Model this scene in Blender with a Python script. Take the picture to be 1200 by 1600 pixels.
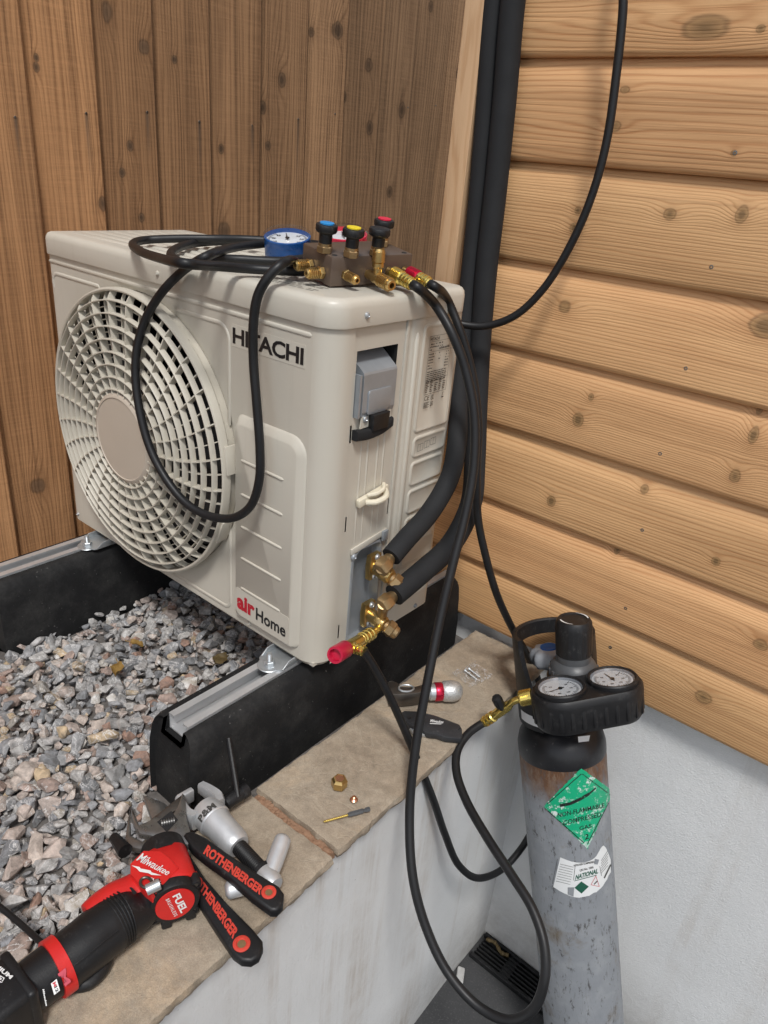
import bpy, bmesh, math, random
from mathutils import Vector, Matrix, noise
R_ = math.radians
random.seed(7)
scn = bpy.context.scene
for o in list(bpy.data.objects):
    bpy.data.objects.remove(o)
COL = scn.collection

# ------------------------------------------------------------ camera
FPX = 1148.49                     # focal length in pixels of the 1200 x 1600 photograph
CAM = Vector((0.582526, -0.629972, 0.668784))
RT = Vector((0.76512233, 0.63833224, 0.08437871))
DN = Vector((0.3343382, -0.28186981, -0.89931495))
FW = Vector((-0.55027792, 0.71629697, -0.42908374))
cd = bpy.data.cameras.new('camera')
cam = bpy.data.objects.new('camera', cd)
COL.objects.link(cam)
cd.sensor_fit = 'VERTICAL'
cd.sensor_height = 24.0
cd.lens = 24.0 * FPX / 1600.0
cd.clip_start = 0.01
cd.clip_end = 500
cam.matrix_world = Matrix(((RT.x, -DN.x, -FW.x, CAM.x), (RT.y, -DN.y, -FW.y, CAM.y), (RT.z, -DN.z, -FW.z, CAM.z), (0, 0, 0, 1)))
scn.camera = cam

# ------------------------------------------------------------ sky, sun, exposure (bright overcast)
SUN_EL, SUN_AZ = R_(58), R_(138)          # azimuth measured from +Y towards +X
wd = bpy.data.worlds.new('World')
scn.world = wd
wd.use_nodes = True
nt = wd.node_tree
nt.nodes.clear()
wo = nt.nodes.new('ShaderNodeOutputWorld')
bg = nt.nodes.new('ShaderNodeBackground')
sky = nt.nodes.new('ShaderNodeTexSky')
sky.sky_type = 'NISHITA'
sky.sun_disc = False
sky.sun_elevation = SUN_EL
sky.sun_rotation = SUN_AZ
sky.air_density = 1.0
sky.dust_density = 1.0
hs = nt.nodes.new('ShaderNodeHueSaturation')
hs.inputs['Saturation'].default_value = 0.30
nt.links.new(sky.outputs[0], hs.inputs['Color'])
nt.links.new(hs.outputs[0], bg.inputs[0])
bg.inputs[1].default_value = 0.095
nt.links.new(bg.outputs[0], wo.inputs[0])
sl = bpy.data.lights.new('sun', 'SUN')
sl.energy = 1.5
sl.angle = R_(11)
sl.color = (1.0, 0.985, 0.955)
sun = bpy.data.objects.new('sun', sl)
COL.objects.link(sun)
sdir = Vector((math.sin(SUN_AZ) * math.cos(SUN_EL), math.cos(SUN_AZ) * math.cos(SUN_EL), math.sin(SUN_EL)))
sun.rotation_euler = sdir.to_track_quat('Z', 'Y').to_euler()
sun.location = (1, -3, 4)
vs = scn.view_settings
vs.view_transform = 'Standard'
vs.look = 'None'
vs.gamma = 1
vs.exposure = 0.66
vs.use_curve_mapping = False
scn.cycles.max_bounces = 5
scn.cycles.diffuse_bounces = 3
scn.cycles.glossy_bounces = 3
scn.cycles.transmission_bounces = 2
scn.cycles.transparent_max_bounces = 6
scn.cycles.caustics_reflective = False
scn.cycles.caustics_refractive = False
scn.cycles.use_adaptive_sampling = True
scn.cycles.adaptive_threshold = 0.025

# ------------------------------------------------------------ helpers
def ray(px, py, ax, v):
    """world point on the plane ax = v seen at a pixel of the photograph"""
    d = RT * ((px - 600) / FPX) + DN * ((py - 800) / FPX) + FW
    i = 'xyz'.index(ax)
    return CAM + d * ((v - CAM[i]) / d[i])

def rayp(px, py, P, n):
    """world point on the plane through P with normal n"""
    d = RT * ((px - 600) / FPX) + DN * ((py - 800) / FPX) + FW
    return CAM + d * ((P - CAM).dot(n) / d.dot(n))

def rayd(px, py, D):
    return CAM + (RT * ((px - 600) / FPX) + DN * ((py - 800) / FPX) + FW) * D

def V(*a):
    return Vector(a)

def frame(z, xhint=Vector((1, 0, 0))):
    z = Vector(z).normalized()
    x = Vector(xhint) - z * z.dot(xhint)
    if x.length < 1e-4:
        x = z.orthogonal()
    x.normalize()
    return x, z.cross(x), z

def catmull(P, n=8, closed=False):
    P = [Vector(p) for p in P]
    out = []
    N = len(P)
    for i in range(N - 1):
        p0 = P[i - 1] if i > 0 else P[0] * 2 - P[1]
        p1, p2 = P[i], P[i + 1]
        p3 = P[i + 2] if i + 2 < N else P[-1] * 2 - P[-2]
        # centripetal
        def tj(t, a, b): return t + max((b - a).length, 1e-6) ** 0.5
        t0 = 0.0; t1 = tj(t0, p0, p1); t2 = tj(t1, p1, p2); t3 = tj(t2, p2, p3)
        for k in range(n):
            t = t1 + (t2 - t1) * k / n
            A1 = p0 * ((t1 - t) / (t1 - t0)) + p1 * ((t - t0) / (t1 - t0))
            A2 = p1 * ((t2 - t) / (t2 - t1)) + p2 * ((t - t1) / (t2 - t1))
            A3 = p2 * ((t3 - t) / (t3 - t2)) + p3 * ((t - t2) / (t3 - t2))
            B1 = A1 * ((t2 - t) / (t2 - t0)) + A2 * ((t - t0) / (t2 - t0))
            B2 = A2 * ((t3 - t) / (t3 - t1)) + A3 * ((t - t1) / (t3 - t1))
            out.append(B1 * ((t2 - t) / (t2 - t1)) + B2 * ((t - t1) / (t2 - t1)))
    out.append(P[-1])
    return out

class MB:
    """collects shapes in world coordinates; build() links them as one mesh object"""
    def __init__(s):
        s.v, s.f = [], []
    def add(s, vs, fs):
        o = len(s.v)
        s.v += [Vector(a) for a in vs]
        s.f += [tuple(i + o for i in f) for f in fs]
        return s
    def box(s, c, size, fr=None, bev=0.0, seg=2):
        bm = bmesh.new()
        bmesh.ops.create_cube(bm, size=1.0)
        for w in bm.verts:
            w.co = Vector((w.co.x * size[0], w.co.y * size[1], w.co.z * size[2]))
        if bev > 0:
            bmesh.ops.bevel(bm, geom=bm.edges[:], offset=min(bev, 0.49 * min(size)), segments=seg, affect='EDGES', profile=0.5)
        return s.addbm(bm, c, fr)
    def addbm(s, bm, c=(0, 0, 0), fr=None):
        bm.verts.index_update()
        c = Vector(c)
        if fr is None:
            vs_ = [w.co + c for w in bm.verts]
        else:
            vs_ = [c + fr[0] * w.co.x + fr[1] * w.co.y + fr[2] * w.co.z for w in bm.verts]
        fs = [tuple(w.index for w in f.verts) for f in bm.faces]
        bm.free()
        return s.add(vs_, fs)
    def ring_loft(s, rings, cap0=True, cap1=True, closed=True):
        n = len(rings[0])
        vs_, fs = [], []
        for r in rings:
            vs_ += r
        for i in range(len(rings) - 1):
            for j in range(n if closed else n - 1):
                a, b = i * n + j, i * n + (j + 1) % n
                fs.append((a, b, b + n, a + n))
        if cap0:
            fs.append(tuple(reversed(range(n))))
        if cap1:
            fs.append(tuple((len(rings) - 1) * n + j for j in range(n)))
        return s.add(vs_, fs)
    def tube(s, pts, r, n=12, cap=True, ell=None):
        pts = [Vector(p) for p in pts]
        rr = r if isinstance(r, (list, tuple)) else [r] * len(pts)
        x = None
        rings = []
        for i, p in enumerate(pts):
            t = (pts[min(i + 1, len(pts) - 1)] - pts[max(i - 1, 0)])
            t = t.normalized() if t.length > 1e-9 else Vector((0, 0, 1))
            if x is None:
                x = t.orthogonal().normalized()
            x = (x - t * t.dot(x)).normalized()
            y = t.cross(x)
            rings.append([p + (x * math.cos(2 * math.pi * k / n) + y * math.sin(2 * math.pi * k / n)) * rr[i] for k in range(n)])
        return s.ring_loft(rings, cap, cap)
    def cyl(s, a, b, r0, r1=None, n=20):
        return s.tube([a, b], [r0, r0 if r1 is None else r1], n)
    def lathe(s, prof, o, z, n=32, xh=Vector((1, 0, 0)), a0=0.0, a1=None, cap=True):
        """prof = [(radius, height)]; revolved round axis z through o"""
        x, y, z = frame(z, xh)
        o = Vector(o)
        full = a1 is None
        rings = []
        for r, h in prof:
            if full:
                an = [2 * math.pi * k / n for k in range(n)]
            else:
                an = [a0 + (a1 - a0) * k / (n - 1) for k in range(n)]
            rings.append([o + z * h + (x * math.cos(a) + y * math.sin(a)) * max(r, 1e-5) for a in an])
        return s.ring_loft(rings, cap and full and prof[0][0] > 1e-4, cap and full and prof[-1][0] > 1e-4, full)
    def hexa(s, o, z, r, h, ch=0.12, xh=Vector((1, 0, 0))):
        return s.lathe([(r * (1 - ch), 0), (r, h * ch), (r, h * (1 - ch)), (r * (1 - ch), h)], o, z, 6, xh)
    def prism(s, poly, o, fr, h, bev=0.0, seg=2):
        """polygon in the fr[0], fr[1] plane at o, extruded by h along fr[2]"""
        bm = bmesh.new()
        a = [bm.verts.new((p[0], p[1], 0)) for p in poly]
        f = bm.faces.new(a)
        bm.normal_update()
        if f.normal.z < 0:
            f.normal_flip()
        r = bmesh.ops.extrude_face_region(bm, geom=[f])
        for e in r['geom']:
            if isinstance(e, bmesh.types.BMVert):
                e.co.z += h
        f.normal_flip()
        bmesh.ops.recalc_face_normals(bm, faces=bm.faces[:])
        if bev > 0:
            top = [e for e in bm.edges if all(abs(w.co.z - h) < 1e-9 for w in e.verts)]
            bot = [e for e in bm.edges if all(abs(w.co.z) < 1e-9 for w in e.verts)]
            bmesh.ops.bevel(bm, geom=top + bot, offset=bev, segments=seg, affect='EDGES', profile=0.5)
        return s.addbm(bm, o, fr)
    def mesh(s, name, org=Vector((0, 0, 0)), sm=35):
        me = bpy.data.meshes.new(name)
        me.from_pydata([tuple(v - org) for v in s.v], [], s.f)
        bm = bmesh.new()
        bm.from_mesh(me)
        bmesh.ops.recalc_face_normals(bm, faces=bm.faces[:])
        bm.to_mesh(me)
        bm.free()
        if sm:
            me.polygons.foreach_set('use_smooth', [True] * len(me.polygons))
            me.set_sharp_from_angle(angle=R_(sm))
        return me
    def build(s, name, mat, parent=None, sm=35):
        root = parent
        while root is not None and root.parent is not None:
            root = root.parent
        org = root.location if root is not None else Vector((0, 0, 0))
        me = s.mesh(name, org, sm)
        me.materials.append(mat)
        o = bpy.data.objects.new(name, me)
        COL.objects.link(o)
        o.parent = parent
        return o

def tag(o, label=None, cat=None, group=None, kind=None):
    if label: o['label'] = label
    if cat: o['category'] = cat
    if group: o['group'] = group
    if kind: o['kind'] = kind
    return o

def empty(name, loc, label=None, cat=None, group=None, kind=None):
    o = bpy.data.objects.new(name, None)
    o.empty_display_size = 0.02
    o.location = loc
    COL.objects.link(o)
    return tag(o, label, cat, group, kind)

def rrect(x0, x1, y0, y1, r, n=5):
    """rounded rectangle outline; r = radius or four radii (x0y0, x1y0, x1y1, x0y1)"""
    rs = r if isinstance(r, (list, tuple)) else [r] * 4
    out = []
    for (cx, cy, a0, q) in ((x0, y0, math.pi, rs[0]), (x1, y0, 1.5 * math.pi, rs[1]), (x1, y1, 0, rs[2]), (x0, y1, 0.5 * math.pi, rs[3])):
        ox = cx + q if cx == x0 else cx - q
        oy = cy + q if cy == y0 else cy - q
        for k in range(n + 1):
            a = a0 + 0.5 * math.pi * k / n
            out.append((ox + q * math.cos(a), oy + q * math.sin(a)))
    return out

_tc = {}
def text_mesh(body, bold=0.0, shear=0.0, space=1.0):
    key = (body, bold, shear, space)
    if key in _tc:
        return _tc[key]
    cu = bpy.data.curves.new('t', 'FONT')
    cu.body = body
    cu.offset = bold
    cu.shear = shear
    cu.space_character = space
    cu.resolution_u = 3
    ob = bpy.data.objects.new('t', cu)
    COL.objects.link(ob)
    me = bpy.data.meshes.new_from_object(ob.evaluated_get(bpy.context.evaluated_depsgraph_get()))
    vs_ = [v.co.copy() for v in me.vertices]
    fs = [tuple(p.vertices) for p in me.polygons]
    bpy.data.objects.remove(ob)
    bpy.data.curves.remove(cu)
    bpy.data.meshes.remove(me)
    x0 = min(v.x for v in vs_); x1 = max(v.x for v in vs_)
    y0 = min(v.y for v in vs_); y1 = max(v.y for v in vs_)
    vs_ = [((v.x - x0) / (x1 - x0), (v.y - y0) / (y1 - y0)) for v in vs_]
    _tc[key] = (vs_, fs)
    return _tc[key]

def text(mb, body, o, u, v, w, h, bold=0.02, shear=0.0, space=1.0, fn=None):
    """flat lettering filling a box w x h whose lower left corner is o, axes u and v"""
    vs_, fs = text_mesh(body, bold, shear, space)
    if fn is None:
        o, u, v = Vector(o), Vector(u).normalized(), Vector(v).normalized()
        mb.add([o + u * (a * w) + v * (b * h) for a, b in vs_], fs)
    else:
        mb.add([fn(o[0] + a * w, o[1] + b * h) for a, b in vs_], fs)
    return mb
# ------------------------------------------------------------ materials
class N:
    def __init__(s, name):
        m = bpy.data.materials.new(name)
        m.use_nodes = True
        s.m, s.t = m, m.node_tree
        s.b = s.t.nodes['Principled BSDF']
    def n(s, kind, **kw):
        x = s.t.nodes.new('ShaderNode' + kind)
        for k, v in kw.items():
            setattr(x, k, v)
        return x
    def l(s, a, b):
        s.t.links.new(a, b)
    def val(s, sock, v):
        if hasattr(v, 'is_output'):
            s.l(v, sock)
        else:
            sock.default_value = v
    def math(s, op, a, b=0.0, c=None, clamp=False):
        x = s.n('Math', operation=op, use_clamp=clamp)
        s.val(x.inputs[0], a); s.val(x.inputs[1], b)
        if c is not None: s.val(x.inputs[2], c)
        return x.outputs[0]
    def vmath(s, op, a, b):
        x = s.n('VectorMath', operation=op)
        s.val(x.inputs[0], a); s.val(x.inputs[1], b)
        return x.outputs['Value'] if op in ('LENGTH', 'DOT_PRODUCT', 'DISTANCE') else x.outputs[0]
    def coord(s, kind='Object'):
        return s.n('TexCoord').outputs[kind]
    def mapping(s, vec, sc=(1, 1, 1), loc=(0, 0, 0), rot=(0, 0, 0)):
        x = s.n('Mapping')
        s.l(vec, x.inputs[0])
        x.inputs['Location'].default_value = loc
        x.inputs['Rotation'].default_value = rot
        x.inputs['Scale'].default_value = sc
        return x.outputs[0]
    def noise(s, vec, sc, det=3.0, rough=0.5, dist=0.0):
        x = s.n('TexNoise')
        if vec is not None: s.l(vec, x.inputs['Vector'])
        x.inputs['Scale'].default_value = sc
        x.inputs['Detail'].default_value = det
        x.inputs['Roughness'].default_value = rough
        x.inputs['Distortion'].default_value = dist
        return x.outputs['Fac']
    def voro(s, vec, sc, feat='F1', out='Distance'):
        x = s.n('TexVoronoi', feature=feat)
        if vec is not None: s.l(vec, x.inputs['Vector'])
        x.inputs['Scale'].default_value = sc
        return x.outputs[out]
    def ramp(s, fac, stops, interp='LINEAR'):
        x = s.n('ValToRGB')
        x.color_ramp.interpolation = interp
        el = x.color_ramp.elements
        while len(el) < len(stops): el.new(0.5)
        for e, (p, c) in zip(el, stops):
            e.position = p
            e.color = (c if len(c) == 4 else (*c, 1)) if hasattr(c, '__len__') else (c, c, c, 1)
        s.l(fac, x.inputs[0])
        return x.outputs[0]
    def mix(s, fac, a, b, mode='MIX'):
        x = s.n('Mix', data_type='RGBA', blend_type=mode)
        s.val(x.inputs[0], fac)
        for i, c in ((6, a), (7, b)):
            if hasattr(c, 'is_output'): s.l(c, x.inputs[i])
            else: x.inputs[i].default_value = (*c, 1) if len(c) == 3 else c
        return x.outputs[2]
    def bump(s, h, strength=0.3, dist=0.001, prev=None):
        x = s.n('Bump')
        x.inputs['Strength'].default_value = strength
        x.inputs['Distance'].default_value = dist
        s.l(h, x.inputs['Height'])
        if prev is not None: s.l(prev, x.inputs['Normal'])
        return x.outputs[0]
    def set(s, color=None, rough=None, metal=None, normal=None, spec=None, coat=None, **kw):
        b = s.b
        if color is not None:
            if hasattr(color, 'is_output'): s.l(color, b.inputs['Base Color'])
            else: b.inputs['Base Color'].default_value = (*color, 1)
        if rough is not None: s.val(b.inputs['Roughness'], rough)
        if metal is not None: s.val(b.inputs['Metallic'], metal)
        if spec is not None: s.val(b.inputs['Specular IOR Level'], spec)
        if coat is not None: s.val(b.inputs['Coat Weight'], coat)
        if normal is not None: s.l(normal, b.inputs['Normal'])
        for k, v in kw.items(): s.val(b.inputs[k.replace('_', ' ')], v)
        return s.m

def simple(name, col, rough=0.5, metal=0.0, var=0.12, sc=60, bump=0.0, bsc=300, rvar=0.1, coat=0.0, spec=0.5):
    """plain coat with slight tone and gloss variation and fine relief"""
    a = N(name)
    c = a.coord()
    f = a.noise(c, sc, 5, 0.6)
    cl = a.mix(f, tuple(x * (1 - var) for x in col), tuple(min(1, x * (1 + var)) for x in col))
    rg = a.math('ADD', a.math('MULTIPLY', f, 2 * rvar), rough - rvar)
    nr = a.bump(a.noise(c, bsc, 4, 0.6), bump, 0.0006) if bump else None
    return a.set(cl, rg, metal, nr, spec, coat)

def wood(name, ax, light, dark, knots=(), freq=210, seed=0.0, stain=(), kcol=(0.10, 0.055, 0.03), rough=0.6, tint=0.25, fibre=0.35, bump=0.25, saw=0.0, wave=0.05, streak=0.0):
    """grain runs along local axis ax ('x' or 'z'); knots = [(along, across, radius, stretch)]"""
    a = N(name)
    co = a.coord()
    sp = a.n('SeparateXYZ'); a.l(co, sp.inputs[0])
    ia, ib = (0, 2) if ax == 'x' else (2, 1)
    u, w = sp.outputs[ia], sp.outputs[ib]
    depth = sp.outputs[1 if ax == 'x' else 0]
    cmb = a.n('CombineXYZ')
    a.l(a.math('ADD', u, seed), cmb.inputs[0]); a.l(w, cmb.inputs[1]); a.l(depth, cmb.inputs[2])
    p = cmb.outputs[0]
    big = a.noise(a.mapping(p, (1.1, 9, 9), (seed * 1.7, seed, 0)), 1.0, 2, 0.5)
    med = a.noise(a.mapping(p, (5, 60, 60), (seed, 3, 0)), 1.0, 3, 0.5)
    F = a.math('ADD', w, a.math('MULTIPLY', a.math('SUBTRACT', big, 0.5), wave))
    F = a.math('ADD', F, a.math('MULTIPLY', a.math('SUBTRACT', med, 0.5), 0.007))
    kin = kout = krim = None
    for (ku, kv, kr, ks) in knots:
        du = a.math('DIVIDE', a.math('SUBTRACT', u, ku), kr * ks)
        dv = a.math('DIVIDE', a.math('SUBTRACT', w, kv), kr)
        dw = a.math('MULTIPLY', a.math('SUBTRACT', med, 0.5), 2.2)
        d2 = a.math('ADD', a.math('ADD', a.math('MULTIPLY', du, du), a.math('MULTIPLY', dv, dv)), dw)
        g = a.math('EXPONENT', a.math('MULTIPLY', a.math('ADD', a.math('MULTIPLY', a.math('MULTIPLY', du, du), 0.10), a.math('MULTIPLY', a.math('MULTIPLY', dv, dv), 0.30)), -1.0))
        F = a.math('ADD', F, a.math('MULTIPLY', g, kr * 1.4))
        m = a.math('MULTIPLY', a.math('SUBTRACT', 1.0, d2, clamp=True), 3.0, clamp=True)
        h = a.math('EXPONENT', a.math('MULTIPLY', a.math('MAXIMUM', d2, 0.0), -0.35))
        e = a.math('SUBTRACT', d2, 0.95)
        r_ = a.math('EXPONENT', a.math('MULTIPLY', a.math('MULTIPLY', e, e), -9.0))
        kin = m if kin is None else a.math('MAXIMUM', kin, m)
        kout = h if kout is None else a.math('MAXIMUM', kout, h)
        krim = r_ if krim is None else a.math('MAXIMUM', krim, r_)
    ph = a.math('ADD', a.math('MULTIPLY', F, freq * 2 * math.pi), a.math('MULTIPLY', a.noise(a.mapping(p, (1.2, 34, 34)), 1.0, 2), 11.0))
    sn = a.math('ADD', a.math('MULTIPLY', a.math('SINE', ph), 0.5), 0.5)
    ring = a.math('POWER', sn, 2.6)
    fib = a.noise(a.mapping(p, (9, 900, 900)), 1.0, 3, 0.6)
    fine = a.noise(a.mapping(p, (60, 2200, 600)), 1.0, 2, 0.5)
    band = a.noise(a.mapping(p, (0.8, 55, 55), (seed, 7, 0)), 1.0, 3, 0.6)
    amp = a.math('MULTIPLY', ring, a.math('MULTIPLY', band, 1.35))
    fac = a.math('ADD', a.math('MULTIPLY', amp, 0.75), a.math('MULTIPLY', a.math('SUBTRACT', fib, 0.42), fibre), clamp=True)
    col = a.mix(fac, light, dark)
    tone = a.noise(a.mapping(p, (1.8, 14, 14), (seed * 3.1, 1.3, 0)), 1.0, 4, 0.6)
    col = a.mix(tint, col, a.ramp(tone, [(0.3, tuple(x * 0.62 for x in dark)), (0.5, tuple((x + y) * .5 for x, y in zip(light, dark))), (0.7, tuple(min(1, x * 1.22) for x in light))]))
    if streak:
        stk = a.noise(a.mapping(p, (1.3, 120, 120), (seed * .7, 2, 0)), 1.0, 4, 0.7)
        col = a.mix(a.math('MULTIPLY', a.math('MULTIPLY', a.math('SUBTRACT', stk, 0.5, clamp=True), 4.5, clamp=True), streak), col, tuple(x * 0.42 for x in dark))
        col = a.mix(a.math('MULTIPLY', a.math('MULTIPLY', a.math('SUBTRACT', 0.46, stk, clamp=True), 5.0, clamp=True), streak * .6), col, tuple(min(1, x * 1.3) for x in light))
    if saw:
        sw = a.noise(a.mapping(p, (330, 14, 14)), 1.0, 2, 0.6)
        col = a.mix(a.math('MULTIPLY', a.math('SUBTRACT', sw, 0.4, clamp=True), saw * 2.2, clamp=True), col, tuple(min(1, x * 1.35) for x in light))
    if kin is not None:
        col = a.mix(a.math('MULTIPLY', kout, 0.42), col, tuple((x * .6 + y * .4) for x, y in zip(dark, kcol)))
        kc = a.mix(a.math('ADD', 0.15, a.math('MULTIPLY', a.math('SINE', a.math('MULTIPLY', kout, 45.0)), 0.10)), tuple(x * 1.7 for x in kcol), kcol)
        col = a.mix(a.math('MULTIPLY', kin, 0.68), col, kc)
        col = a.mix(a.math('MULTIPLY', krim, a.math('MULTIPLY', fib, 1.0), clamp=True), col, tuple(x * .45 for x in kcol))
        pith = a.math('MULTIPLY', a.math('SUBTRACT', kout, 0.80, clamp=True), 5.0, clamp=True)
        col = a.mix(a.math('MULTIPLY', pith, 0.7), col, tuple(x * .5 for x in kcol))
    for (su, sv, sl_, sw_) in stain:       # dark run below a nail
        du = a.math('DIVIDE', a.math('SUBTRACT', su, u), sl_)
        dv = a.math('DIVIDE', a.math('SUBTRACT', w, sv), sw_)
        along = a.math('MULTIPLY', a.math('GREATER_THAN', du, 0.0), a.math('SUBTRACT', 1.0, du, clamp=True))
        ac = a.math('EXPONENT', a.math('MULTIPLY', a.math('MULTIPLY', dv, dv), -1.0))
        k = a.math('MULTIPLY', a.math('MULTIPLY', along, ac), a.math('ADD', 0.3, fib), clamp=True)
        col = a.mix(a.math('MULTIPLY', k, 0.9), col, (0.045, 0.04, 0.036))
    hgt = a.math('ADD', a.math('MULTIPLY', ring, -0.5), a.math('MULTIPLY', fib, 0.7))
    if saw:
        hgt = a.math('ADD', hgt, a.math('MULTIPLY', sw, saw * 2))
    nr = a.bump(hgt, bump, 0.0014)
    return a.set(col, a.math('ADD', rough - 0.08, a.math('MULTIPLY', fine, 0.16)), 0, nr, 0.35)

def mk_cream():
    """satin cream paint with faint dust, runs and specks"""
    a = N('cream_paint')
    c = a.coord()
    n1 = a.noise(c, 7, 5, 0.6)
    run = a.noise(a.mapping(c, (70, 70, 3.5)), 1.0, 5, 0.7)
    cl = a.mix(n1, (0.555, 0.520, 0.447), (0.600, 0.562, 0.484))
    k = a.math('MULTIPLY', a.math('SUBTRACT', run, 0.56, clamp=True), 3.0, clamp=True)
    cl = a.mix(a.math('MULTIPLY', k, 0.22), cl, (0.33, 0.29, 0.23))
    spk = a.math('MULTIPLY', a.math('SUBTRACT', a.noise(c, 240, 3, 0.6), 0.71, clamp=True), 10.0, clamp=True)
    cl = a.mix(a.math('MULTIPLY', spk, 0.35), cl, (0.25, 0.21, 0.17))
    rg = a.math('ADD', 0.27, a.math('MULTIPLY', a.noise(c, 22, 5, 0.65), 0.16))
    return a.set(cl, rg, 0, a.bump(a.noise(c, 420, 3), 0.05, 0.0006), 0.5)
def mk_scuffed(name, col, wear, rough):
    """moulded plastic with fine grain, dust and rubbed patches"""
    a = N(name)
    c = a.coord()
    n1 = a.noise(c, 45, 6, 0.7)
    n2 = a.noise(a.mapping(c, (1, 1, 0.4), rot=(0.5, 0.3, 0.8)), 260, 4, 0.7)
    k = a.math('MULTIPLY', a.math('MULTIPLY', a.math('SUBTRACT', n1, 0.50, clamp=True), 4.0, clamp=True), a.math('MULTIPLY', a.math('SUBTRACT', n2, 0.50, clamp=True), 6.0, clamp=True))
    cl = a.mix(n1, tuple(x * .8 for x in col), tuple(x * 1.25 for x in col))
    cl = a.mix(a.math('MULTIPLY', k, 0.75), cl, wear)
    rg = a.math('ADD', rough - 0.14, a.math('MULTIPLY', n1, 0.28))
    return a.set(cl, rg, 0, a.bump(a.noise(c, 700, 3, 0.6), 0.3, 0.0006), 0.42)
def mk_hose():
    a = N('hose_rubber')
    c = a.coord()
    n = a.noise(c, 60, 5, 0.65)
    du = a.math('MULTIPLY', a.math('SUBTRACT', a.noise(c, 380, 3, 0.6), 0.66, clamp=True), 6.0, clamp=True)
    cl = a.mix(n, (0.007, 0.007, 0.008), (0.014, 0.014, 0.015))
    cl = a.mix(a.math('MULTIPLY', du, n), cl, (0.10, 0.10, 0.10))
    return a.set(cl, a.math('ADD', 0.34, a.math('MULTIPLY', n, 0.22)), 0, a.bump(a.noise(c, 320, 3), 0.15, 0.0004), 0.38)
M = {}
M['cream'] = mk_cream()
M['cream_plastic'] = simple('cream_plastic', (0.56, 0.52, 0.44), 0.42, 0, 0.05, 12, 0.06, 500, 0.05)
M['hubcol'] = simple('hub_plastic', (0.53, 0.46, 0.38), 0.45, 0, 0.06, 18, 0.08, 500, 0.05)
M['dark'] = simple('dark_inside', (0.012, 0.012, 0.013), 0.7)
M['fanblade'] = simple('fan_plastic', (0.05, 0.05, 0.052), 0.45)
M['galv'] = simple('galvanised_steel', (0.37, 0.40, 0.43), 0.38, 0.45, 0.22, 25, 0.05, 200, 0.1)
M['zinc'] = simple('zinc_plate', (0.55, 0.58, 0.60), 0.38, 0.75, 0.12, 80, 0.05, 300, 0.08)
M['alu'] = simple('rail_aluminium', (0.70, 0.71, 0.72), 0.42, 0.65, 0.1, 40, 0.06, 400, 0.08)
M['steel'] = simple('worn_steel', (0.27, 0.265, 0.255), 0.30, 0.8, 0.5, 70, 0.12, 260, 0.12)
M['steel_dark'] = simple('dark_steel', (0.16, 0.145, 0.13), 0.42, 0.9, 0.3, 80, 0.15, 260, 0.12)
M['castalu'] = simple('cast_aluminium', (0.62, 0.63, 0.64), 0.42, 0.55, 0.15, 60, 0.3, 260, 0.1)
M['brass'] = simple('brass', (0.60, 0.42, 0.17), 0.30, 0.95, 0.25, 55, 0.08, 400, 0.1)
M['brass_old'] = simple('dull_brass', (0.45, 0.31, 0.16), 0.40, 0.9, 0.3, 60, 0.12, 400, 0.12)
M['gold'] = simple('bright_gold', (0.86, 0.66, 0.19), 0.22, 0.95, 0.12, 60, 0.05, 500, 0.06)
M['copper'] = simple('copper', (0.80, 0.40, 0.25), 0.3, 0.95, 0.2, 80)
M['bronze'] = simple('bronze_anodised', (0.135, 0.098, 0.076), 0.33, 0.3, 0.12, 60, 0.06, 500)
M['rubber'] = mk_hose()
M['plastic'] = mk_scuffed('black_plastic', (0.0095, 0.0095, 0.0105), (0.10, 0.098, 0.095), 0.46)
M['greyplastic'] = simple('grey_plastic', (0.075, 0.078, 0.082), 0.42, 0, 0.2, 80, 0.1, 350)
M['lightgrey'] = simple('light_grey_plastic', (0.27, 0.28, 0.30), 0.4, 0, 0.2, 60, 0.1, 300)
M['red'] = mk_scuffed('red_plastic', (0.60, 0.022, 0.020), (0.22, 0.045, 0.038), 0.38)
M['knifegrey'] = mk_scuffed('knife_nylon', (0.026, 0.027, 0.030), (0.11, 0.11, 0.11), 0.5)
M['redanod'] = simple('red_anodised', (0.60, 0.02, 0.06), 0.3, 0.75, 0.15, 60)
M['crimson'] = simple('crimson_knob', (0.48, 0.01, 0.045), 0.35, 0, 0.12, 60)
M['blue'] = simple('blue_enamel', (0.010, 0.085, 0.30), 0.3, 0, 0.1, 50)
M['knobblue'] = simple('knob_blue', (0.02, 0.27, 0.65), 0.4)
M['knobyellow'] = simple('knob_yellow', (0.80, 0.62, 0.02), 0.4)
M['knobred'] = simple('knob_red', (0.68, 0.02, 0.06), 0.4)
M['dial'] = simple('dial_white', (0.72, 0.73, 0.74), 0.5, 0, 0.04)
M['ink'] = simple('black_print', (0.012, 0.012, 0.014), 0.45)
M['inkgrey'] = simple('faded_print', (0.05, 0.048, 0.045), 0.5)
M['redink'] = simple('red_print', (0.52, 0.012, 0.03), 0.4)
M['redtext'] = simple('red_lettering', (0.60, 0.055, 0.035), 0.5, 0, 0.3, 120)
M['white'] = simple('white_print', (0.78, 0.78, 0.77), 0.5, 0, 0.06)
M['greenink'] = simple('dark_green_print', (0.012, 0.09, 0.055), 0.5)
M['foam'] = simple('black_foam', (0.011, 0.011, 0.012), 0.9, 0, 0.4, 300, 0.9, 700)

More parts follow.
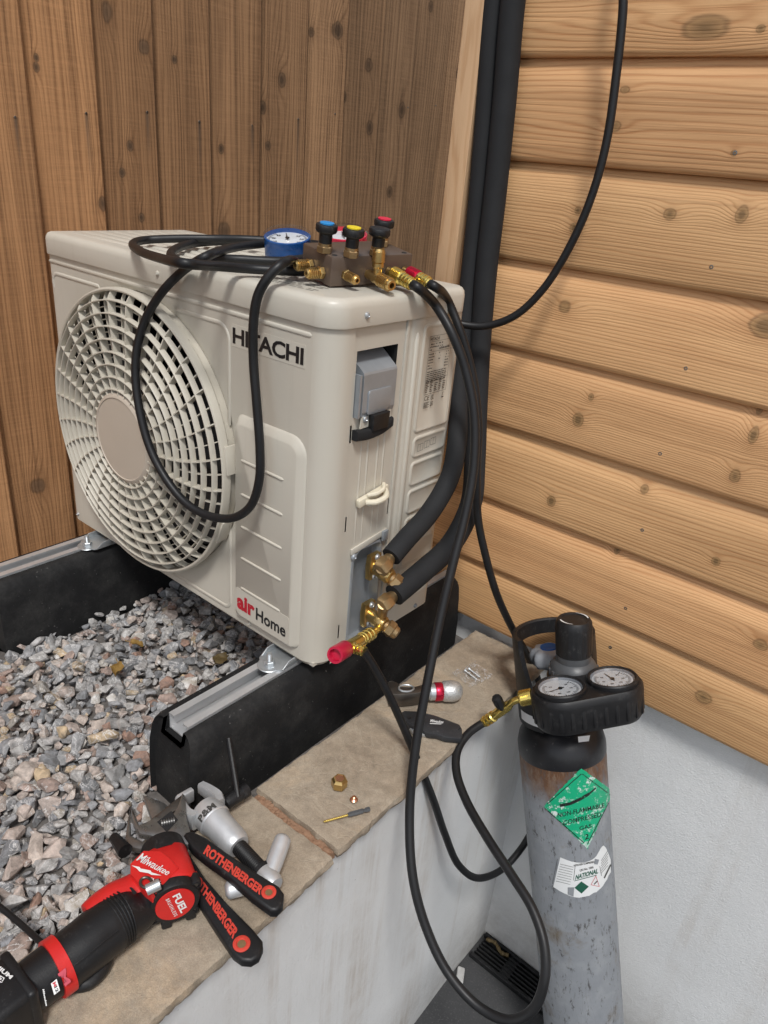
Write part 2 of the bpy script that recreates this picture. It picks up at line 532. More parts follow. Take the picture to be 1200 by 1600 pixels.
def mk_insul():
    a = N('pipe_lagging')
    c = a.coord()
    f = a.noise(c, 30, 4)
    cl = a.mix(f, (0.0135, 0.014, 0.0155), (0.023, 0.024, 0.026))
    nr = a.bump(a.noise(c, 900, 2), 0.25, 0.0005)
    return a.set(cl, 0.78, 0, nr, 0.3)
M['lagging'] = mk_insul()

def mk_glass():
    a = N('clear_lens')
    tr = a.n('BsdfTransparent'); gl = a.n('BsdfGlossy'); mx = a.n('MixShader')
    gl.inputs['Roughness'].default_value = 0.08
    tr.inputs[0].default_value = (0.93, 0.94, 0.95, 1)
    fr = a.n('LayerWeight'); fr.inputs[0].default_value = 0.5
    a.l(a.math('ADD', a.math('MULTIPLY', a.math('POWER', fr.outputs['Facing'], 4.0), 0.5), 0.035, clamp=True), mx.inputs[0])
    a.l(tr.outputs[0], mx.inputs[1]); a.l(gl.outputs[0], mx.inputs[2])
    a.l(mx.outputs[0], a.t.nodes['Material Output'].inputs[0])
    return a.m
M['glass'] = mk_glass()

def mk_rubberfoot():
    a = N('recycled_rubber')
    c = a.coord()
    n1 = a.noise(c, 11, 5, 0.7)
    gr = a.noise(c, 330, 3, 0.7)
    dust = a.math('MULTIPLY', a.math('SUBTRACT', n1, 0.50, clamp=True), 3.0, clamp=True)
    dust = a.math('MULTIPLY', dust, gr, clamp=True)
    cl = a.mix(dust, (0.0085, 0.0085, 0.009), (0.075, 0.072, 0.068))
    sp = a.math('GREATER_THAN', a.noise(c, 210, 2, 0.5), 0.735)
    cl = a.mix(a.math('MULTIPLY', sp, 0.5), cl, (0.20, 0.19, 0.18))
    nr = a.bump(gr, 0.6, 0.0012)
    return a.set(cl, 0.82, 0, nr, 0.35)
M['footrubber'] = mk_rubberfoot()

def mk_gravel(name, island):
    a = N(name)
    if island:
        rnd = a.n('NewGeometry').outputs['Random Per Island']
    else:
        rnd = a.n('ObjectInfo').outputs['Random']
    c = a.coord()
    if not island:
        c = a.mapping(c, (0.009, 0.009, 0.009))
    off = a.n('CombineXYZ')
    for k, m in enumerate((37.0, 91.0, 53.0)):
        a.l(a.math('MULTIPLY', rnd, m), off.inputs[k])
    c = a.vmath('ADD', c, off.outputs[0])
    base = a.ramp(rnd, [(0.0, (0.17, 0.175, 0.185)), (0.09, (0.25, 0.25, 0.258)), (0.19, (0.36, 0.345, 0.335)), (0.29, (0.215, 0.22, 0.235)), (0.38, (0.40, 0.385, 0.37)),
                        (0.47, (0.44, 0.36, 0.315)), (0.56, (0.30, 0.30, 0.305)), (0.64, (0.47, 0.39, 0.335)), (0.72, (0.33, 0.235, 0.195)), (0.79, (0.27, 0.265, 0.26)),
                        (0.85, (0.58, 0.545, 0.50)), (0.90, (0.42, 0.31, 0.185)), (0.94, (0.30, 0.17, 0.12)), (0.97, (0.36, 0.33, 0.29))], 'CONSTANT')
    n1 = a.noise(c, 120, 6, 0.7)
    n2 = a.noise(c, 420, 4, 0.65)
    cl = a.mix(1.0, base, a.ramp(n1, [(0.32, 0.20), (0.5, 0.5), (0.68, 0.84)]), 'OVERLAY')
    cl = a.mix(a.math('MULTIPLY', n2, 0.35), cl, (0.40, 0.38, 0.36))
    vein = a.math('ABSOLUTE', a.math('SUBTRACT', a.noise(c, 75, 4, 0.65, 1.4), 0.5))
    vm = a.math('MULTIPLY', a.math('SUBTRACT', 0.026, vein, clamp=True), 45.0, clamp=True)
    vm = a.math('MULTIPLY', vm, a.math('GREATER_THAN', a.math('FRACT', a.math('MULTIPLY', rnd, 17.0)), 0.45))
    cl = a.mix(a.math('MULTIPLY', vm, 0.8), cl, (0.68, 0.66, 0.64))
    nr = a.bump(a.math('ADD', n1, a.math('MULTIPLY', n2, 0.5)), 0.8, 0.0022)
    return a.set(cl, 0.72, 0, nr, 0.35)
M['stone_one'] = mk_gravel('crushed_stone', False)
M['stone_many'] = mk_gravel('crushed_stone_mass', True)

def mk_slab():
    a = N('riven_sandstone')
    c = a.coord()
    n1 = a.noise(a.mapping(c, (1, 1, 3)), 6, 8, 0.68, 0.8)
    n2 = a.noise(c, 70, 7, 0.72)
    n3 = a.noise(c, 620, 3, 0.7)
    cl = a.ramp(n1, [(0.28, (0.25, 0.20, 0.15)), (0.42, (0.33, 0.268, 0.20)), (0.52, (0.355, 0.295, 0.225)), (0.60, (0.42, 0.33, 0.235)), (0.75, (0.37, 0.315, 0.25))])
    cl = a.mix(0.5, cl, a.ramp(n2, [(0.28, 0.30), (0.5, 0.5), (0.72, 0.72)]), 'OVERLAY')
    cl = a.mix(0.6, cl, a.ramp(n3, [(0.3, 0.36), (0.5, 0.5), (0.7, 0.66)]), 'OVERLAY')
    rdg = a.math('ABSOLUTE', a.math('SUBTRACT', a.noise(c, 9, 5, 0.6, 0.7), 0.5))
    rk = a.math('MULTIPLY', a.math('SUBTRACT', 0.012, rdg, clamp=True), 70.0, clamp=True)
    cl = a.mix(a.math('MULTIPLY', rk, 0.35), cl, (0.47, 0.40, 0.31))
    sp = a.math('MULTIPLY', a.math('SUBTRACT', a.noise(c, 190, 3, 0.6), 0.68, clamp=True), 9.0, clamp=True)
    cl = a.mix(a.math('MULTIPLY', sp, 0.4), cl, (0.09, 0.07, 0.055))
    dirt = a.math('MULTIPLY', a.math('SUBTRACT', a.noise(c, 16, 6, 0.7), 0.57, clamp=True), 3.0, clamp=True)
    cl = a.mix(a.math('MULTIPLY', dirt, 0.28), cl, (0.15, 0.12, 0.095))
    h = a.math('ADD', a.math('ADD', n2, a.math('MULTIPLY', n3, 0.35)), a.math('MULTIPLY', rk, -0.3))
    nr = a.bump(h, 0.65, 0.0022)
    return a.set(cl, 0.74, 0, nr, 0.3)
M['slab'] = mk_slab()

def mk_render(name='masonry_render', ax='y', base=0):
    """thin coat render: stippled, with drip streaks below the coping and splash dirt near the ground"""
    a = N(name)
    c = a.coord()
    sp_ = a.n('SeparateXYZ'); a.l(c, sp_.inputs[0])
    z = sp_.outputs[2]
    n1 = a.noise(c, 4, 6, 0.65)
    n3 = a.noise(c, 330, 4, 0.6)
    n4 = a.noise(c, 110, 3, 0.5)
    cl = a.mix(n1, (0.66, 0.665, 0.66), (0.83, 0.83, 0.825))
    st = a.noise(a.mapping(c, (26, 26, 0.9)), 1.0, 6, 0.7)
    st2 = a.noise(c, 7, 5, 0.65)
    k = a.math('MULTIPLY', a.math('MULTIPLY', a.math('SUBTRACT', st, 0.50, clamp=True), 5.0, clamp=True), a.math('MULTIPLY', a.math('SUBTRACT', st2, 0.38, clamp=True), 3.0, clamp=True))
    cl = a.mix(a.math('MULTIPLY', k, 0.85 if ax == 'y' else 0.35), cl, (0.40, 0.32, 0.24))
    spk = a.math('MULTIPLY', a.math('SUBTRACT', a.noise(c, 150, 3, 0.6), 0.70, clamp=True), 9.0, clamp=True)
    cl = a.mix(a.math('MULTIPLY', spk, 0.6), cl, (0.22, 0.19, 0.165))
    low = a.math('SUBTRACT', 1.0, a.math('MULTIPLY', a.math('ADD', z, 0.0), 5.0), clamp=True)
    low = a.math('MULTIPLY', low, a.math('MULTIPLY', a.noise(c, 30, 5, 0.7), 1.5), clamp=True)
    cl = a.mix(a.math('MULTIPLY', low, 0.6), cl, (0.20, 0.18, 0.16))
    trw = a.noise(a.mapping(c, (9, 9, 4)), 1.0, 3, 0.5, 0.6)
    nr = a.bump(a.math('ADD', a.math('ADD', n3, a.math('MULTIPLY', n4, 0.5)), a.math('MULTIPLY', trw, 2.5)), 0.5, 0.0022)
    return a.set(cl, 0.66, 0, nr, 0.42)
M['render'] = mk_render()
M['plinthrender'] = mk_render('plinth_render', 'x')

def mk_floor():
    a = N('dark_paving')
    c = a.coord()
    n1 = a.noise(c, 14, 6, 0.65)
    n2 = a.noise(c, 260, 4, 0.6)
    cl = a.mix(n1, (0.028, 0.029, 0.031), (0.075, 0.075, 0.077))
    sp = a.math('MULTIPLY', a.math('SUBTRACT', n2, 0.55, clamp=True), 2.0, clamp=True)
    cl = a.mix(sp, cl, (0.16, 0.155, 0.15))
    return a.set(cl, 0.75, 0, a.bump(n2, 0.4, 0.001), 0.3)
M['floor'] = mk_floor()

def mk_soil():
    a = N('soil_under_gravel')
    c = a.coord()
    return a.set(a.mix(a.noise(c, 90, 5, .7), (0.06, 0.055, 0.052), (0.22, 0.20, 0.185)), 0.9, 0, a.bump(a.noise(c, 120, 5), 0.8, 0.004), 0.2)
M['soil'] = mk_soil()

def mk_mortar():
    a = N('sand_mortar')
    c = a.coord()
    n = a.noise(c, 300, 4, 0.7)
    return a.set(a.mix(n, (0.22, 0.125, 0.075), (0.42, 0.26, 0.17)), 0.9, 0, a.bump(n, 0.8, 0.002), 0.2)
M['mortar'] = mk_mortar()

def mk_cyl():
    """worn grey paint with rust below the shoulder and small dark chips"""
    a = N('worn_grey_paint')
    c = a.coord()
    sp = a.n('SeparateXYZ'); a.l(c, sp.inputs[0])
    h = sp.outputs[2]
    n1 = a.noise(c, 18, 6, 0.7)
    n2 = a.noise(a.mapping(c, (1, 1, 0.35)), 95, 5, 0.7)
    cl = a.mix(n1, (0.19, 0.205, 0.225), (0.31, 0.325, 0.345))
    cl = a.mix(a.math('MULTIPLY', a.math('SUBTRACT', a.noise(c, 40, 5), 0.5, clamp=True), 1.4, clamp=True), cl, (0.40, 0.41, 0.42))
    chips = a.math('MULTIPLY', a.math('SUBTRACT', a.noise(a.mapping(c, (1, 1, 0.42)), 105, 6, 0.74), 0.56, clamp=True), 12.0, clamp=True)
    cl = a.mix(a.math('MULTIPLY', chips, 0.85), cl, (0.055, 0.05, 0.048))
    scr = a.math('ABSOLUTE', a.math('SUBTRACT', a.noise(a.mapping(c, (1, 1, 0.10)), 60, 2, 0.5, 0.3), 0.5))
    cl = a.mix(a.math('MULTIPLY', a.math('MULTIPLY', a.math('SUBTRACT', 0.006, scr, clamp=True), 130.0, clamp=True), 0.45), cl, (0.10, 0.10, 0.10))
    # rust creeping down from the shoulder (height above the foot of the bottle)
    edge = a.math('ADD', h, a.math('MULTIPLY', a.math('SUBTRACT', n1, 0.5), 0.14))
    rz = a.math('MULTIPLY', a.math('SUBTRACT', edge, 0.672, clamp=True), 16.0, clamp=True)
    rmask = a.math('MULTIPLY', rz, a.math('MULTIPLY', n2, 2.1), clamp=True)
    rc = a.ramp(n2, [(0.3, (0.035, 0.026, 0.02)), (0.5, (0.14, 0.065, 0.03)), (0.7, (0.24, 0.19, 0.15))])
    cl = a.mix(rmask, cl, rc)
    pat = a.math('MULTIPLY', a.math('SUBTRACT', a.noise(c, 13, 5, 0.7), 0.555, clamp=True), 7.0, clamp=True)
    cl = a.mix(a.math('MULTIPLY', pat, a.math('MULTIPLY', n2, 1.3), clamp=True), cl, (0.16, 0.125, 0.085))
    nr = a.bump(a.math('ADD', n2, chips), 0.25, 0.0007)
    return a.set(cl, a.math('ADD', 0.38, a.math('MULTIPLY', n2, 0.3)), 0.15, nr, 0.5)
M['cylpaint'] = mk_cyl()

def mk_blackpaint():
    a = N('scuffed_black_paint')
    c = a.coord()
    n2 = a.noise(c, 130, 5, 0.7)
    ch = a.math('MULTIPLY', a.math('SUBTRACT', n2, 0.64, clamp=True), 12.0, clamp=True)
    cl = a.mix(a.math('MULTIPLY', ch, 0.7), (0.012, 0.012, 0.014), (0.16, 0.15, 0.14))
    return a.set(cl, a.math('ADD', 0.22, a.math('MULTIPLY', n2, 0.3)), 0, a.bump(n2, 0.2, 0.0006), 0.5)
M['blackpaint'] = mk_blackpaint()

def mk_sticker(name, col, worn, amt=0.6, sc=70):
    a = N(name)
    c = a.coord()
    n = a.noise(c, sc, 6, 0.75)
    n2 = a.noise(c, 25, 4)
    w = a.math('MULTIPLY', a.math('SUBTRACT', n, amt, clamp=True), 16.0, clamp=True)
    w = a.math('MULTIPLY', w, a.math('MULTIPLY', n2, 1.8), clamp=True)
    return a.set(a.mix(w, col, worn), 0.45, 0, a.bump(n, 0.2, 0.0005), 0.45)
M['greenlabel'] = mk_sticker('worn_green_sticker', (0.006, 0.36, 0.175), (0.66, 0.70, 0.68), 0.535)
M['greenedge'] = mk_sticker('worn_black_print', (0.012, 0.016, 0.015), (0.03, 0.28, 0.14), 0.56, 120)
M['whitelabel'] = mk_sticker('worn_white_sticker', (0.70, 0.71, 0.71), (0.22, 0.19, 0.155), 0.66, 40)

def mk_film():
    a = N('clear_film')
    tr = a.n('BsdfTransparent'); gl = a.n('BsdfGlossy'); mx = a.n('MixShader')
    df = a.n('BsdfDiffuse'); m2 = a.n('MixShader')
    df.inputs[0].default_value = (0.8, 0.8, 0.8, 1)
    gl.inputs['Roughness'].default_value = 0.2
    mx.inputs[0].default_value = 0.10
    fold = a.math('MULTIPLY', a.math('SUBTRACT', a.noise(a.coord(), 150, 4, 0.7, 1.5), 0.50, clamp=True), 3.5, clamp=True)
    a.l(a.math('ADD', 0.02, fold, clamp=True), m2.inputs[0])
    a.l(tr.outputs[0], mx.inputs[1]); a.l(gl.outputs[0], mx.inputs[2])
    a.l(mx.outputs[0], m2.inputs[1]); a.l(df.outputs[0], m2.inputs[2])
    a.l(m2.outputs[0], a.t.nodes['Material Output'].inputs[0])
    return a.m
M['film'] = mk_film()

def mk_leaf(name, c1, c2):
    a = N(name)
    n = a.noise(a.coord(), 130, 5, 0.7)
    return a.set(a.mix(n, c1, c2), 0.6, 0, a.bump(n, 0.4, 0.001), 0.3)
M['leaf'] = mk_leaf('yellow_leaf', (0.16, 0.085, 0.022), (0.36, 0.23, 0.07))
M['leafbrown'] = mk_leaf('olive_leaf', (0.06, 0.042, 0.02), (0.17, 0.12, 0.05))
# ------------------------------------------------------------ ground and raised bed
FLOOR = -0.88
XW = 0.160            # face of the low rendered wall
SLABZ = -0.105        # top of the coping
GZ = -0.152           # mean level of the gravel
mb = MB()
mb.add([(-60, -60, FLOOR), (60, -60, FLOOR), (60, 60, FLOOR), (-60, 60, FLOOR)], [(0, 1, 2, 3)])
tag(mb.build('paving', M['floor'], sm=0), 'dark grey textured paving at the foot of the white walls', kind='structure')

bed = MB()
nx, ny = 24, 90
vs_, fs = [], []
for j in range(ny + 1):
    for i in range(nx + 1):
        x = -1.0 + 1.07 * i / nx; y = -2.6 + 4.6 * j / ny
        vs_.append((x, y, GZ - 0.011 + 0.006 * noise.noise(Vector((x * 9, y * 9, 1)))))
for j in range(ny):
    for i in range(nx):
        k = j * (nx + 1) + i
        fs.append((k, k + 1, k + nx + 2, k + nx + 1))
bed.add(vs_, fs)
gravel_bed = tag(bed.build('gravel_bed', M['soil']), 'grey and pink crushed stone gravel between fence and low wall', kind='structure')

# low rendered wall carrying the coping
wall = empty('low_wall', (0.11, 0.0, FLOOR), 'low white rendered wall under the sandstone coping slabs', 'wall')
bm = bmesh.new()
nyw, nzw = 120, 30
w_ = MB()
rows = []
for k in range(nzw + 1):
    z = FLOOR - 0.02 + (SLABZ - 0.022 - FLOOR + 0.02) * k / nzw
    rows.append([(XW + 0.0025 * noise.noise(Vector((3, (-2.6 + 3.04 * j / nyw) * 5, z * 5))), -2.6 + 3.04 * j / nyw, z) for j in range(nyw + 1)])
vs_ = [p for r in rows for p in r]
fs = [(k * (nyw + 1) + j, k * (nyw + 1) + j + 1, (k + 1) * (nyw + 1) + j + 1, (k + 1) * (nyw + 1) + j) for k in range(nzw) for j in range(nyw)]
w_.add(vs_, fs)
zt = SLABZ - 0.022
w_.add([(0.05, -2.6, zt), (XW, -2.6, zt), (XW, 0.44, zt), (0.05, 0.44, zt), (0.05, -2.6, FLOOR), (0.05, 0.44, FLOOR)], [(0, 1, 2, 3), (0, 3, 5, 4)])
w_.build('render_face', M['render'], wall)
mo = MB()
mo.prism([(0.032, -0.156), (0.168, -0.150), (0.170, -0.128), (0.034, -0.126)], (0, 0, SLABZ - 0.0225), (V(1, 0, 0), V(0, 1, 0), V(0, 0, 1)), 0.012)
rm = random.Random(3)
for k in range(70):
    t = rm.random()
    c = V(0.034 + 0.136 * t, -0.141 + rm.uniform(-0.008, 0.008), SLABZ - 0.011)
    s_ = rm.uniform(0.003, 0.007)
    mo.lathe([(0.0, -s_ * .6), (s_ * .9, -s_ * .2), (s_, s_ * .2), (s_ * .4, s_ * .55), (0, s_ * .6)], c, V(rm.uniform(-.6, .6), rm.uniform(-.6, .6), 1), 6)
mo.build('mortar_joint', M['mortar'], wall, sm=0)

def slab(name, y0, y1, x0, x1, seed, label, sk0=0.0, sk1=0.0):
    nx, ny = 36, int((y1 - y0) / 0.0045)
    s = MB()
    th = 0.0215
    def edge(t, k):
        e = 0.0018 * noise.noise(Vector((t * 18, k * 7.3 + seed, 0))) + 0.0015 * noise.noise(Vector((t * 60, k * 3.1, seed))) + 0.0012 * noise.noise(Vector((t * 160, k * 3.1, seed)))
        c = noise.noise(Vector((t * 9 + 4, k * 5.5, seed * 2)))
        return e - 0.008 * max(0, c - 0.42)
    top, mid, bot = [], [], []
    P = {}
    def pos(i, j):
        u, v = i / nx, j / ny
        ya = y0 + sk0 * u; yb = y1 + sk1 * u
        y = ya + (yb - ya) * v
        xa = x0 - edge(y, 1); xb = x1 + edge(y, 2)
        x = xa + (xb - xa) * u
        if j == 0 or j == ny:
            y += (edge(x, 3) if j == 0 else -edge(x, 4)) * -1
        n = noise.noise(Vector((x * 11, y * 11, seed))) + 0.5 * noise.noise(Vector((x * 30, y * 30, seed)))
        st = math.floor((n + 0.6) * 2.3) / 2.3
        z = SLABZ + 0.0011 * n + 0.0016 * st - 0.0012
        ed = min(i, nx - i, j, ny - j)
        if ed == 0: z -= 0.0009 + 0.0016 * max(0, noise.noise(Vector((x * 90, y * 90, seed))))
        return V(x, y, z)
    vs_ = [pos(i, j) for j in range(ny + 1) for i in range(nx + 1)]
    fs = [(j * (nx + 1) + i, j * (nx + 1) + i + 1, (j + 1) * (nx + 1) + i + 1, (j + 1) * (nx + 1) + i) for j in range(ny) for i in range(nx)]
    per = [i for i in range(nx)] + [j * (nx + 1) + nx for j in range(ny)] + [ny * (nx + 1) + i for i in range(nx, 0, -1)] + [j * (nx + 1) for j in range(ny, 0, -1)]
    n0 = len(per)
    cx, cy = (x0 + x1) / 2, (y0 + y1) / 2
    for lev, (dz, ins) in enumerate(((0.009, -0.0012), (0.016, 0.001), (th, 0.004))):
        ring = []
        for q in per:
            p = vs_[q]
            ii = ins + 0.003 * noise.noise(Vector((p.x * 60, p.y * 60, lev * 3 + seed)))
            sx = -1 if abs(p.x - x1) < 0.02 else (1 if abs(p.x - x0) < 0.02 else 0)
            sy = -1 if abs(p.y - y1) < 0.012 else (1 if abs(p.y - y0) < 0.012 else 0)
            ring.append(len(vs_))
            vs_.append(V(p.x + sx * ii, p.y + sy * ii, SLABZ - dz))
        prev = per if lev == 0 else last
        for k in range(n0):
            fs.append((prev[(k + 1) % n0], prev[k], ring[k], ring[(k + 1) % n0]))
        last = ring
    s.add(vs_, fs)
    return tag(s.build(name, M['slab'], sm=28), label, 'coping slab', 'sandstone coping slabs')
slab('coping_slab', -0.133, 0.405, 0.030, 0.177, 1.0, 'sandstone coping slab with flare nut, drill bit and folding knife on it', 0.004, 0.0)
slab('coping_slab', -0.760, -0.148, 0.030, 0.180, 5.0, 'sandstone coping slab carrying the red cordless tool and the wrenches', 0.0, 0.004)

# drain grating in the corner at the foot of the wall
dg = empty('drain_grating', (0.4, 0.40, FLOOR), 'black slotted drain grating along the foot of the white wall', 'drain')
f_ = MB()
for (ya, yb) in ((0.366, 0.374), (0.426, 0.434)):
    f_.box((0.665, (ya + yb) / 2, FLOOR + 0.006), (1.0, yb - ya, 0.012), bev=0.001)
f_.build('grating_frame', M['plastic'], dg)
for k in range(5):
    MB().box((0.665, 0.3815 + k * 0.0093, FLOOR + 0.0055), (0.99, 0.0042, 0.009), bev=0.0008).build('grating_bar', M['plastic'], dg)
for k in range(7):
    MB().box((0.245 + 0.14 * k, 0.40, FLOOR + 0.004), (0.022, 0.05, 0.0075), bev=0.0008).build('cross_bar', M['plastic'], dg)
le = MB()
le.tube(catmull([(0.175, 0.418, FLOOR + 0.013), (0.195, 0.422, FLOOR + 0.016), (0.215, 0.415, FLOOR + 0.012), (0.232, 0.418, FLOOR + 0.016)], 4), [0.003 + 0.002 * math.sin(i * 1.9) ** 2 for i in range(13)], 6)
tag(le.build('leaf_litter', M['leafbrown'], sm=0), 'shrivelled brown leaf scrap lying on the drain grating', 'leaf')
ch = MB().box((0.176, 0.315, FLOOR + 0.006), (0.016, 0.035, 0.010), frame(V(.1, .1, 1), V(1, .5, 0)), 0.003)
tag(ch.build('render_chip', M['mortar'] if False else M['render'], sm=0), 'grey chip of fallen render on the dark paving by the wall', 'rubble')

# ------------------------------------------------------------ fence of vertical feather edge boards
XF = -0.785
fence = empty('fence', (XF, 0.3, GZ), 'tall brown feather edge timber fence behind the outdoor unit', 'fence')
ed = [ray(px, 0, 'x', XF + 0.014).y for px in (27, 140, 235, 325, 407, 482, 545, 603, 655, 705)]
lo = []
y = ed[0]
while y > -3.0:
    y -= 0.122
    lo.insert(0, y)
hi = []
y = ed[-1]
while y < 1.9:
    y += 0.122
    hi.append(y)
edges = lo + ed + hi
fk = [(170, 18, .011, 1.6), (223, 73, .010, 1.2), (205, 228, .006, 1.4), (193, 270, .006, 1.2), (222, 340, .006, 1.3), (275, 93, .005, 1.2), (158, 318, .008, 1.6), (353, 362, .014, 1.3), (348, 233, .006, 1.4),
      (442, 125, .010, 1.3), (413, 168, .010, 1.2), (422, 228, .007, 1.2), (527, 48, .014, 1.0), (490, 50, .008, 1.2), (577, 102, .011, 1.3), (577, 200, .011, 1.3), (541, 152, .007, 1.5),
      (675, 10, .008, 1.5), (717, 115, .009, 1.4), (712, 195, .009, 1.4), (628, 172, .012, 1.4), (60, 90, .004, 1.5), (60, 105, .005, 1.5), (60, 760, .012, 1.4), (610, 300, .01, 1.3)]
fk = [(ray(a, b, 'x', XF + 0.014), r, s) for a, b, r, s in fk]
fn_ = [(23, 183), (134, 177), (229, 175), (311, 190), (393, 196), (465, 186), (523, 178), (585, 172), (636, 168), (680, 165)]
fn_ = [ray(a, b, 'x', XF + 0.014) for a, b in fn_]
rf = random.Random(11)
fz0, fz1 = GZ - 0.02, 1.22
for i in range(len(edges) - 1):
    y0, y1 = edges[i], edges[i + 1]
    vis = y1 > -0.2 and y0 < 1.5 or i == 0
    kn = [(p.z - fence.location.z, p.y - fence.location.y, r, s) for p, r, s in fk if y0 < p.y < y1] if vis else []
    nl = [p for p in fn_ if y0 < p.y < y1]
    stn = [(p.z - fence.location.z, p.y - fence.location.y, rf.uniform(.07, .17), .0035) for p in nl[:1]] if i < len(lo) + 5 else []
    g = rf.uniform(0.74, 1.18)
    far = min(1, max(0, (y0 - 0.05) / 0.9))
    lt = V(0.50, 0.262, 0.120) * (1 - far) + V(0.46, 0.275, 0.150) * far
    dk = V(0.185, 0.078, 0.029) * (1 - far) + V(0.165, 0.085, 0.042) * far
    m = wood('fence_wood', 'z', tuple(lt * g), tuple(dk * g), kn, freq=rf.uniform(60, 140), seed=rf.uniform(0, 40), stain=stn, kcol=(0.115, 0.068, 0.038), rough=0.78, tint=0.38, fibre=0.75, bump=0.6, saw=0.25, wave=0.06, streak=0.7) if vis else fm_last
    fm_last = m
    # wedge section: thin edge tucked behind the neighbour on the left, thick edge proud on the right
    s = MB()
    nseg = 40
    rings = []
    tw = rf.uniform(-0.002, 0.002)
    for k in range(nseg + 1):
        z = fz0 + (fz1 - fz0) * k / nseg
        wv = 0.0012 * noise.noise(Vector((i * 3.3, z * 4, 0)))
        dx = 0.0012 * noise.noise(Vector((i * 1.3, z * 2, 5))) + tw * (z - 0.5)
        rings.append([V(XF - 0.002 + dx, y0 - 0.022, z), V(XF - 0.002 + dx, y1 + wv, z), V(XF + 0.0165 + dx, y1 + wv, z), V(XF + 0.0185 + dx, y1 - 0.003 + wv, z), V(XF + 0.0105 + dx, (y0 + y1) / 2, z), V(XF + 0.003 + dx, y0 - 0.022, z)])
    s.ring_loft(rings)
    b = s.build('fence_board', m, fence, sm=20)
    for p in nl:
        xx = XF + 0.003 + 0.0150 * (p.y - y0 + .022) / (y1 - y0 + .022)
        MB().lathe([(0.0, 0.0009), (0.0018, 0.0008), (0.0022, 0.0003), (0.0022, -0.002)], (xx, p.y, p.z), V(1, 0, 0), 10).build('nail', M['steel_dark'], b)

# ------------------------------------------------------------ timber clad building
YB = 0.43
bld = empty('garden_building', (0.2, YB, FLOOR), 'timber clad garden building with horizontal larch boards over a white rendered plinth', 'building')
pl = MB()
nX, nZ = 60, 24
vs_ = [(-0.11 + 3.3 * i / nX, YB + 0.006 + 0.002 * noise.noise(Vector((i * .5, k * .4, 2))), FLOOR - 0.01 + (0.81) * k / nZ) for k in range(nZ + 1) for i in range(nX + 1)]
fs = [(k * (nX + 1) + i, k * (nX + 1) + i + 1, (k + 1) * (nX + 1) + i + 1, (k + 1) * (nX + 1) + i) for k in range(nZ) for i in range(nX)]
pl.add(vs_, fs)
pl.add([(-0.11, YB + 0.006, FLOOR), (-0.11, YB + 1.8, FLOOR), (-0.11, YB + 1.8, -0.08), (-0.11, YB + 0.006, -0.08)], [(0, 1, 2, 3)])
pl.build('plinth', M['plinthrender'], bld)
core = MB().box((1.54, YB + 0.9, 0.70), (3.26, 1.75, 1.54))
core.build('wall_core', M['dark'], bld)
zb = [-0.09, 0.030, 0.157, 0.290, 0.421, 0.553, 0.688, 0.818]
while zb[-1] < 1.42:
    zb.append(zb[-1] + 0.132)
ck = [(1105, 45, .015, 1.8), (1190, 46, .006, 1.3), (978, 140, .006, 1.2), (1148, 240, .005, 1.2), (963, 198, .008, 1.4), (1160, 335, .013, .8), (1048, 335, .009, .9), (905, 328, .006, 1.1), (900, 357, .009, .9),
      (884, 479, .012, 1.2), (1198, 510, .02, 1.0), (905, 655, .013, .6), (925, 620, .007, .6), (1178, 680, .015, .5), (1185, 640, .01, .5), (1150, 742, .013, .8), (1007, 765, .009, 1.0), (863, 782, .011, 1.0), (962, 860, .011, .5), (1120, 875, .008, .7),
      (1100, 1088, .013, 1.1), (1190, 1005, .012, 1.2)]
ck = [(ray(a, b, 'y', YB - 0.02), r, s) for a, b, r, s in ck]
csc = [(1113, 417), (1073, 575), (1033, 708), (1005, 827), (979, 949), (955, 1010), (1150, 239)]
csc = [ray(a, b, 'y', YB - 0.02) for a, b in csc]
rc = random.Random(5)
for i in range(len(zb) - 1):
    z0, z1 = zb[i], zb[i + 1]
    p = z1 - z0
    kn = [(q.x - 0.2, q.z - FLOOR, r * 0.74, s * rc.uniform(.8, 1.35)) for q, r, s in ck if z0 < q.z < z1] if i < 8 else []
    for _ in range(2 if i < 8 else 0):
        kn.append((rc.uniform(0.75, 2.4), rc.uniform(z0 + .02, z1 - .03) - FLOOR, rc.uniform(.006, .012), 1.2))
    g = rc.uniform(0.88, 1.08); h_ = rc.uniform(0.95, 1.01)
    if i < 9:
        m = wood('larch_cladding', 'x', (0.80 * g, 0.495 * g * h_, 0.245 * g * h_), (0.42 * g, 0.170 * g * h_, 0.055 * g * h_), kn, freq=rc.uniform(130, 250), seed=rc.uniform(0, 50), kcol=(0.26, 0.155, 0.068), rough=0.5, tint=0.34, fibre=0.55, bump=0.35, wave=rc.uniform(0.02, 0.09), streak=0.30)
    prof = [(0.0, -0.002), (-0.019, -0.002), (-0.0225, 0.0015), (-0.0235, 0.006), (-0.0238, 0.03), (-0.0235, p * 0.62), (-0.0225, p * 0.72), (-0.0195, p * 0.82), (-0.0145, p * 0.91), (-0.0105, p * 0.97), (-0.0090, p + 0.006), (0.0, p + 0.006)]
    s = MB()
    rings = []
    for k in range(41):
        x = -0.099 + 3.2 * k / 40
        wv = 0.0008 * noise.noise(Vector((x * 2.2, i * 4.1, 0)))
        rings.append([V(x, YB + d, z0 + h + wv) for d, h in prof])
    s.ring_loft(rings)
    b = s.build('cladding_board', m, bld, sm=40)
    for q in csc:
        if z0 < q.z < z1:
            MB().lathe([(0.0, -0.0006), (0.0009, -0.0006), (0.0013, 0.0004), (0.0027, 0.0003), (0.0030, -0.002)], (q.x, YB - 0.0237, q.z), V(0, -1, 0), 12).build('screw', M['steel'], b)
